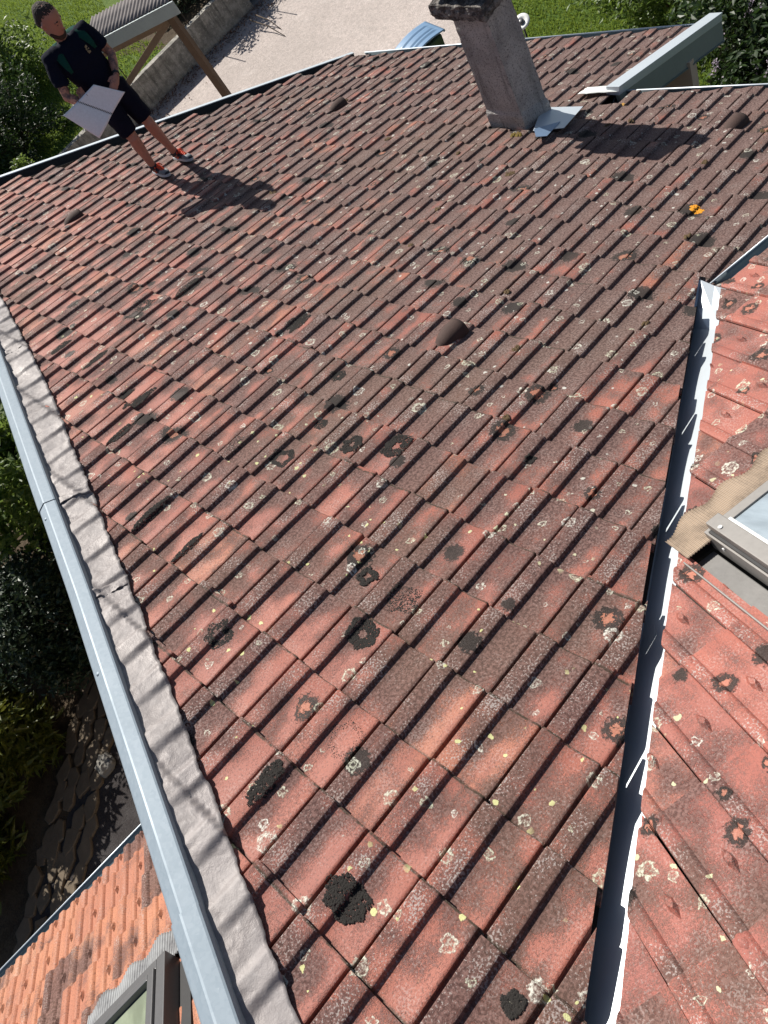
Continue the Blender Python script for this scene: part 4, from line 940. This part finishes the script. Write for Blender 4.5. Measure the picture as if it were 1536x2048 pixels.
# lawn by the drive, behind the chimney
LR = [(-10.2, 9.0), (-3, 8.2), (2, 9), (2, 26), (-11, 26)]
sheet('lawn', LR, .004, M_turf); grass('grass', [(-10.3, 9.0), (-5.5, 8.6), (-5.5, 14.5), (-10.8, 14.5)], .004, 60000, .05, L_grass, 'short mown green lawn behind the chimney')
# retaining wall and the terrace behind it
TZ = .62
wa, wb = Vector((-19.9, 4.3, 0)), Vector((-17.98, 11.0, 0)); wt = (wb-wa).normalized(); wn_ = Vector((-wt.y, wt.x, 0))
def wallmat():
    b = NB('lichened_concrete'); p = b.pos(); n1 = b.noise(p, 5, 5, .7); n2 = b.noise(p, 30, 4, .7); n3 = b.noise(b.vm('MULTIPLY', p, (9, 9, .7)), 1, 4)
    c = b.mix(b.ramp(n1, .35, .65), (.20, .19, .17), (.38, .36, .32)); c = b.mix(b.ramp(n3, .5, .7, 0, .7), c, (.07, .07, .065)); c = b.mix(b.ramp(n2, .58, .68), c, (.55, .54, .48)); return b.pbr(c, .95, 0, b.bump(n2, .7, .01), .2)
rw = empty('retaining_wall', wa, 'low lichened concrete retaining wall along the gravel drive', 'wall'); M_conc = wallmat()
mb = MB(); mb.add([wa, wb, wb+UPV*.72, wa+UPV*.72, wa+wn_*.18, wb+wn_*.18, wb+wn_*.18+UPV*.72, wa+wn_*.18+UPV*.72], [(0, 1, 2, 3), (7, 6, 5, 4), (0, 4, 5, 1), (3, 2, 6, 7), (0, 3, 7, 4), (1, 5, 6, 2)]); o = mb.build('wall_body', M_conc, rw); rough(o, .03, .2, 5)
wc = wb+Vector((.05, .45, 0)); wdn = Vector((-17.1, 17, 0))
mb = MB(); mb.add([wc, wdn, wdn+UPV*.4, wc+UPV*.4, wc+wn_*.2, wdn+wn_*.2, wdn+wn_*.2+UPV*.4, wc+wn_*.2+UPV*.4], [(0, 1, 2, 3), (7, 6, 5, 4), (0, 4, 5, 1), (3, 2, 6, 7), (0, 3, 7, 4), (1, 5, 6, 2)]); mb.build('wall_body', M_conc, rw)
sheet('terrace', [((wa+wn_*.1).x, (wa+wn_*.1).y), ((wb+wn_*.1).x, (wb+wn_*.1).y), (-17.3, 17), (-17, 40), (-90, 40), (-90, -10), (-21, -10)], TZ, M_turf)
sheet('flower_bed', [(-20.9, 8.6), (-18.9, 8.9), (-18.2, 11), (-19, 12.2), (-21.4, 11)], TZ+.004, M_earth)
grass('grass', [(-20.0, 4.5), (-19.1, 7.6), (-18.7, 9.0), (-21, 9.2), (-36, 16), (-40, 10), (-30, 7), (-23, 5)], TZ, 70000, .07, L_grass, 'sunny rough grass on the terrace beyond the man')
# leaf litter at the foot of the wall
rng = np.random.default_rng(9); np.random.seed(9)
t = rng.uniform(-.1, 1.6, 3500); q = np.abs(rng.normal(0, .35, 3500)); P = np.array(wa)[None]+t[:, None]*np.array(wb-wa)[None]-q[:, None]*np.array(wn_)[None]; P[:, 2] = .012
V, F = leaves(P, .035, spread=4); o = np_mesh('leaf_litter', V, F, leaf_mat('dead_leaf', (.10, .05, .03), (.17, .09, .06), (.25, .16, .1), .1)); tag(o, 'dry brown leaves drifted along the foot of the wall', 'leaves', kind='stuff')
# thin stakes standing on the wall
for k, (tt, hh, lab) in enumerate(((.50, .95, 'thin rusty stake on the wall right beside the man'), (.78, .95, 'thin rusty stake on the wall behind the timber post'), (1.0, 1.1, 'thin rusty stake at the far corner of the wall'))):
    p = wa.lerp(wb, tt)+wn_*.09+UPV*.70; o = MB().tube([p, p+UPV*hh*.5+Vector((.01, 0, 0)), p+UPV*hh], .013, 6).build('stake', simple('rusty_iron', (.04, .03, .025), .8), None, True); tag(o, lab, 'stake', 'stakes on the wall')
# low loops of thick vine by the wall end
p0 = at_z(500, 35, 0)
for k, (a, c, lab) in enumerate((((500, 40), (570, 72), 'longer bare stick lying on the gravel'), ((512, 30), (562, 58), 'shorter bare stick lying on the gravel'))):
    A, B = at_z(*a, .25), at_z(*c, .02); o = MB().tube([A, A.lerp(B, .5)+Vector((0, .03, .03)), B], [.016, .013, .008], 6).build('stick', M_bark, None, True); tag(o, lab, 'stick', 'sticks on the drive')
# timber carport
PZ = 2.42
cp_ = empty('timber_carport', (-15.46, 7.76, 0), 'brown timber carport with ribbed roof and grey fascia behind the man', 'carport')
M_wood = simple('brown_timber', (.10, .062, .038), .85, 0, .3, 14, .5, 50); M_woodl = simple('worn_timber', (.17, .115, .075), .85, 0, .3, 14, .5, 50)
pb = Vector((-15.46, 7.76, 0)); pt = Vector((-15.46, 7.76, PZ))
fa, fb = at_z(150, 119, PZ+.12), at_z(345, 18, PZ+.12); fdir = (fb-fa).normalized(); fdir.z = 0; fdir.normalize(); fback = Vector((-fdir.y, fdir.x, 0)); fback = fback if fback.x < 0 else -fback
fa = at_z(180, 103, PZ+.12); fa = fb+fdir*((fa-fb).dot(fdir))
rotz = Matrix.Rotation(math.atan2(fdir.y, fdir.x), 3, 'Z')
MB().box((pb+pt)/2, (.15, .15, PZ), rotz).build('post', M_wood, cp_, bevel=.006)
MB().box((fb+fa)/2+Vector((0, 0, .0)), ((fb-fa).length+.2, .03, .24), rotz).build('fascia', simple('pale_grey_metal', (.30, .35, .36), .5, .2, .1), cp_, bevel=.003)
MB().box(pt-fdir*((fb-fa).length/2-.05)+fback*.05-UPV*.14, ((fb-fa).length, .10, .22), rotz).build('beam', M_woodl, cp_, bevel=.006)
br0, br1 = pt-UPV*.15-fdir*.05, at_z(252, 172, 1.0)
mb = MB(); dd_ = (br1-br0); M3 = dd_.to_track_quat('X', 'Z').to_matrix(); mb.box((br0+br1)/2, (dd_.length, .10, .13), M3); mb.build('brace', M_woodl, cp_, bevel=.006)
mb = MB(); nrib = 44
mb.grid(lambda a, c: fa.lerp(fb, a)+fback*(.02+.75*c)+UPV*(.125+.10*c+.016*math.sin(a*nrib*math.pi)), nrib*4, 3); mb.build('ribbed_roof', simple('grey_fibre_cement', (.20, .18, .175), .9, 0, .25, 5, .3), cp_, True, solid=.006)
MB().box((fb+fa)/2+fback*.40+UPV*.06, ((fb-fa).length, .72, .04), rotz).build('roof_boarding', M_wood, cp_)
# wheeled bin behind the far eave
bp_ = at_z(836, 82, 1.05); bin_ = empty('wheeled_bin', (bp_.x, bp_.y, 0), 'dark green wheeled bin with a blue lid behind the far eave', 'bin')
Rb = Matrix.Rotation(math.radians(-18), 3, 'Z'); BC = Vector((bp_.x, bp_.y, 0))
mb = MB(); mb.box(BC+UPV*.52, (.48, .56, .98), Rb, 1.14); mb.build('body', simple('green_plastic', (.02, .045, .022), .5), bin_, bevel=.03)
M_lid = simple('blue_plastic', (.16, .27, .42), .4, 0, .1)
mb = MB(); mb.grid(lambda a, c: BC+Rb @ Vector(((a-.5)*.60, (c-.5)*.76, 1.04+.05*math.sin(c*math.pi)+(.018 if abs(a-.5) < .30 and .12 < c < .88 and abs(abs(a-.5)-.14) > .03 else 0))), 30, 20); mb.build('lid', M_lid, bin_, True, solid=.02)
MB().tube([BC+Rb @ Vector((-.25, .39, 1.0)), BC+Rb @ Vector((.25, .39, 1.0))], .018, 8).build('handle', M_lid, bin_, True)
for sx in (-1, 1): MB().tube([BC+Rb @ Vector((sx*.25, .26, .10)), BC+Rb @ Vector((sx*.30, .26, .10))], .10, 16).build('wheel', simple('black_rubber', (.02, .02, .02), .8), bin_, True)
# white disc on a stem just past the eave
dz = 2.25; dp = at_z(1043, 44, dz); dish = empty('disc_lamp', (dp.x, dp.y, 0), 'white round disc with dark centre on a thin stem past the far eave', 'garden lamp')
dn_ = Vector((.15, -.38, .9)).normalized(); ta = dn_.cross(Vector((1, 0, 0))).normalized(); tb = dn_.cross(ta)
mb = MB(); mb.rings([ell(dp+dn_*z, ta, tb, r, r, 28) for r, z in ((.03, -.035), (.095, -.012), (.112, .0), (.108, .010), (.045, .004), (.043, -.004))]); mb.build('disc', simple('white_enamel', (.8, .81, .78), .4), dish, True)
mb = MB(); mb.rings([ell(dp+dn_*z, ta, tb, r, r, 18) for r, z in ((.040, .004), (.034, .026), (.012, .032))]); mb.build('centre_cap', M_grey, dish, True)
MB().tube([(dp.x, dp.y, 0), dp-dn_*.03], [.014, .012], 8).build('stem', M_alud, dish, True)
# lilac bushes on the right
M_flow = leaf_mat('lilac_flower', (.34, .27, .36), (.46, .38, .47), (.62, .56, .62), .3)
plant('lilac_bush', (-6.9, 10.6, 1.0), (1.1, 1.1, 1.1), 9000, .055, L_lilac, 'bright lilac bush at the lawn corner, nearest the chimney', 'bush', 21, 40, 'lilac bushes', flowers=(M_flow, 40, .075))
plant('lilac_bush', (-5.2, 10.2, 1.5), (1.5, 1.5, 1.5), 17000, .06, L_lilac, 'tall lilac bush with mauve blossom beyond the grey verge', 'bush', 22, 60, 'lilac bushes', flowers=(M_flow, 80, .085))
plant('lilac_bush', (-4.0, 8.7, 1.2), (1.4, 1.5, 1.35), 18000, .06, L_dark, 'dark lilac bush in the top right corner', 'bush', 23, 60, 'lilac bushes', flowers=(M_flow, 60, .08))
# shrubs and trees on the left
plant('hedge_shrub', (-19.6, 10.6, TZ+.55), (1.25, 1.3, .8), 9000, .06, L_gray, 'pale leafy shrub behind the concrete wall', 'shrub', 31, 40)
plant('plum_shrub', (-25.0, 12.4, TZ+.7), (1.0, 1.0, .8), 4000, .06, L_red, 'small reddish shrub on the sunny grass', 'shrub', 32, 25)
plant('garden_shrub', (-24.6, 7.1, 1.5), (1.9, 1.3, 1.5), 11000, .08, L_mid, 'loose green shrub left of the man', 'shrub', 33, 60)
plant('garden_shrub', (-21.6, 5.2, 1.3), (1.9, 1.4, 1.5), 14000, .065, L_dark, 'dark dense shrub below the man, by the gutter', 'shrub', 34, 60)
plant('garden_shrub', (-23.6, 4.6, 1.4), (1.6, 1.6, 1.6), 11000, .065, L_red, 'purplish shrub at the left edge of the photo', 'shrub', 35, 50)
plant('garden_shrub', (-18.2, 4.0, .9), (1.0, .8, .9), 6000, .06, L_mid, 'small yellowish shrub beside the concrete path', 'shrub', 36, 30)
sheet('path', [(-21.3, 6.9), (-19.7, 6.3), (-19.3, 7.3), (-20.9, 8.0)], TZ+.008, M_conc)
plant('leafy_tree', (-9.9, -.75, 2.3), (1.15, 1.15, 1.4), 12000, .085, L_mid, 'tree with sunlit leaves beside the steel verge', 'tree', 41, 45)
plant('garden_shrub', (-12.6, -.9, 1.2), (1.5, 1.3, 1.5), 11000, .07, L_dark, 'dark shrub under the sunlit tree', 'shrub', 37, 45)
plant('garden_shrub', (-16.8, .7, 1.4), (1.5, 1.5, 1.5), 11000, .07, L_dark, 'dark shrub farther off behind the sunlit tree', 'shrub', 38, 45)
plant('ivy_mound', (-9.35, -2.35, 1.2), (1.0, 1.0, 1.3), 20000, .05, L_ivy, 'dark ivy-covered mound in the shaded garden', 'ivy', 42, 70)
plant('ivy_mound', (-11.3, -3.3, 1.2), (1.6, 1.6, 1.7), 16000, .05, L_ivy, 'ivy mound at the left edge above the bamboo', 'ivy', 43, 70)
plant('bamboo_clump', (-9.2, -4.3, .8), (.8, .8, 1.0), 9000, .07, L_bam, 'low bamboo clump beside the flagstones', 'bamboo', 44, 50, long=3.2)
plant('bamboo_clump', (-9.0, -5.7, .8), (1.0, 1.1, 1.0), 9000, .07, L_bam, 'bamboo clump in the dark bottom left corner', 'bamboo', 45, 50, long=3.2)
for k, (x, y, h_, lab) in enumerate(((-18.4, -4.2, 5.4, 'unseen conifer added to shade the side garden, nearest the shrubs'), (-18.0, -7.6, 5.8, 'unseen conifer added to shade the side garden, middle of the row'), (-17.2, -11.0, 5.6, 'unseen conifer added to shade the side garden, farthest from the shrubs'))):
    plant('shade_tree', (x, y, h_), (2.0, 2.4, 4.2), 16000, .16, L_dark, lab, 'tree', 50+k, 90, 'unseen trees added to shade the side garden')  # out-of-view trees, added to cast shade on the side garden
# asphalt strip, flagstones and low dry-stone edging in the shade
sheet('side_path', [(-9.0, -1.5), (-5, -1.0), (-4, -7), (-6.9, -7)], .0, earth_mat('dark_asphalt', (.035, .03, .03), (.06, .055, .055)))
edging = empty('stone_edging', (-9, -3, 0), 'rough band of tan flagstones along the dark asphalt strip', 'stone edging'); M_stone = simple('tan_flagstone', (.13, .10, .068), .9, 0, .4, 7, .6, 40)
rs = random.Random(12)
A0, A1 = at_z(215, 1330, .1), at_z(70, 1920, .1)
for k in range(13):
    for l in range(4):
        c = A0.lerp(A1, (k+.5)/13); dr_ = (A1-A0).normalized(); sd_ = Vector((-dr_.y, dr_.x, 0)); sd_ = sd_ if sd_.x < 0 else -sd_
        c = c+sd_*(l*.24-.30+rs.uniform(-.05, .05))+dr_*rs.uniform(-.08, .08)+dr_*(.16 if l % 2 else 0); c.z = .02+.02*rs.random()
        n_ = rs.randint(5, 7); a0_ = rs.uniform(0, 6); ring = []
        for j in range(n_): q = a0_+6.283*(j+rs.uniform(-.3, .3))/n_; rx, ry = .21*rs.uniform(.6, 1.25), .13*rs.uniform(.6, 1.25); ring.append(c+dr_*(math.cos(q)*rx)+sd_*(math.sin(q)*ry))
        MB().rings([[Vector((p.x, p.y, -.02)) for p in ring], ring, [c+(p-c)*.9+UPV*.012 for p in ring]]).build('flagstone', M_stone, edging)
st = at_z(203, 1527, .12); o = MB().rings([ell(Vector((st.x, st.y, z)), Vector((1, 0, 0)), Vector((0, 1, 0)), r*.17, r*.15, 9, 2.6) for r, z in ((.8, -.02), (1, .05), (.8, .11), (.4, .13))]).build('boulder', simple('grey_boulder', (.20, .19, .17), .9, 0, .3, 9, .6, 40), None, True); rough(o, .10, .12, 3); tag(o, 'round pale grey boulder on the dark asphalt', 'boulder')
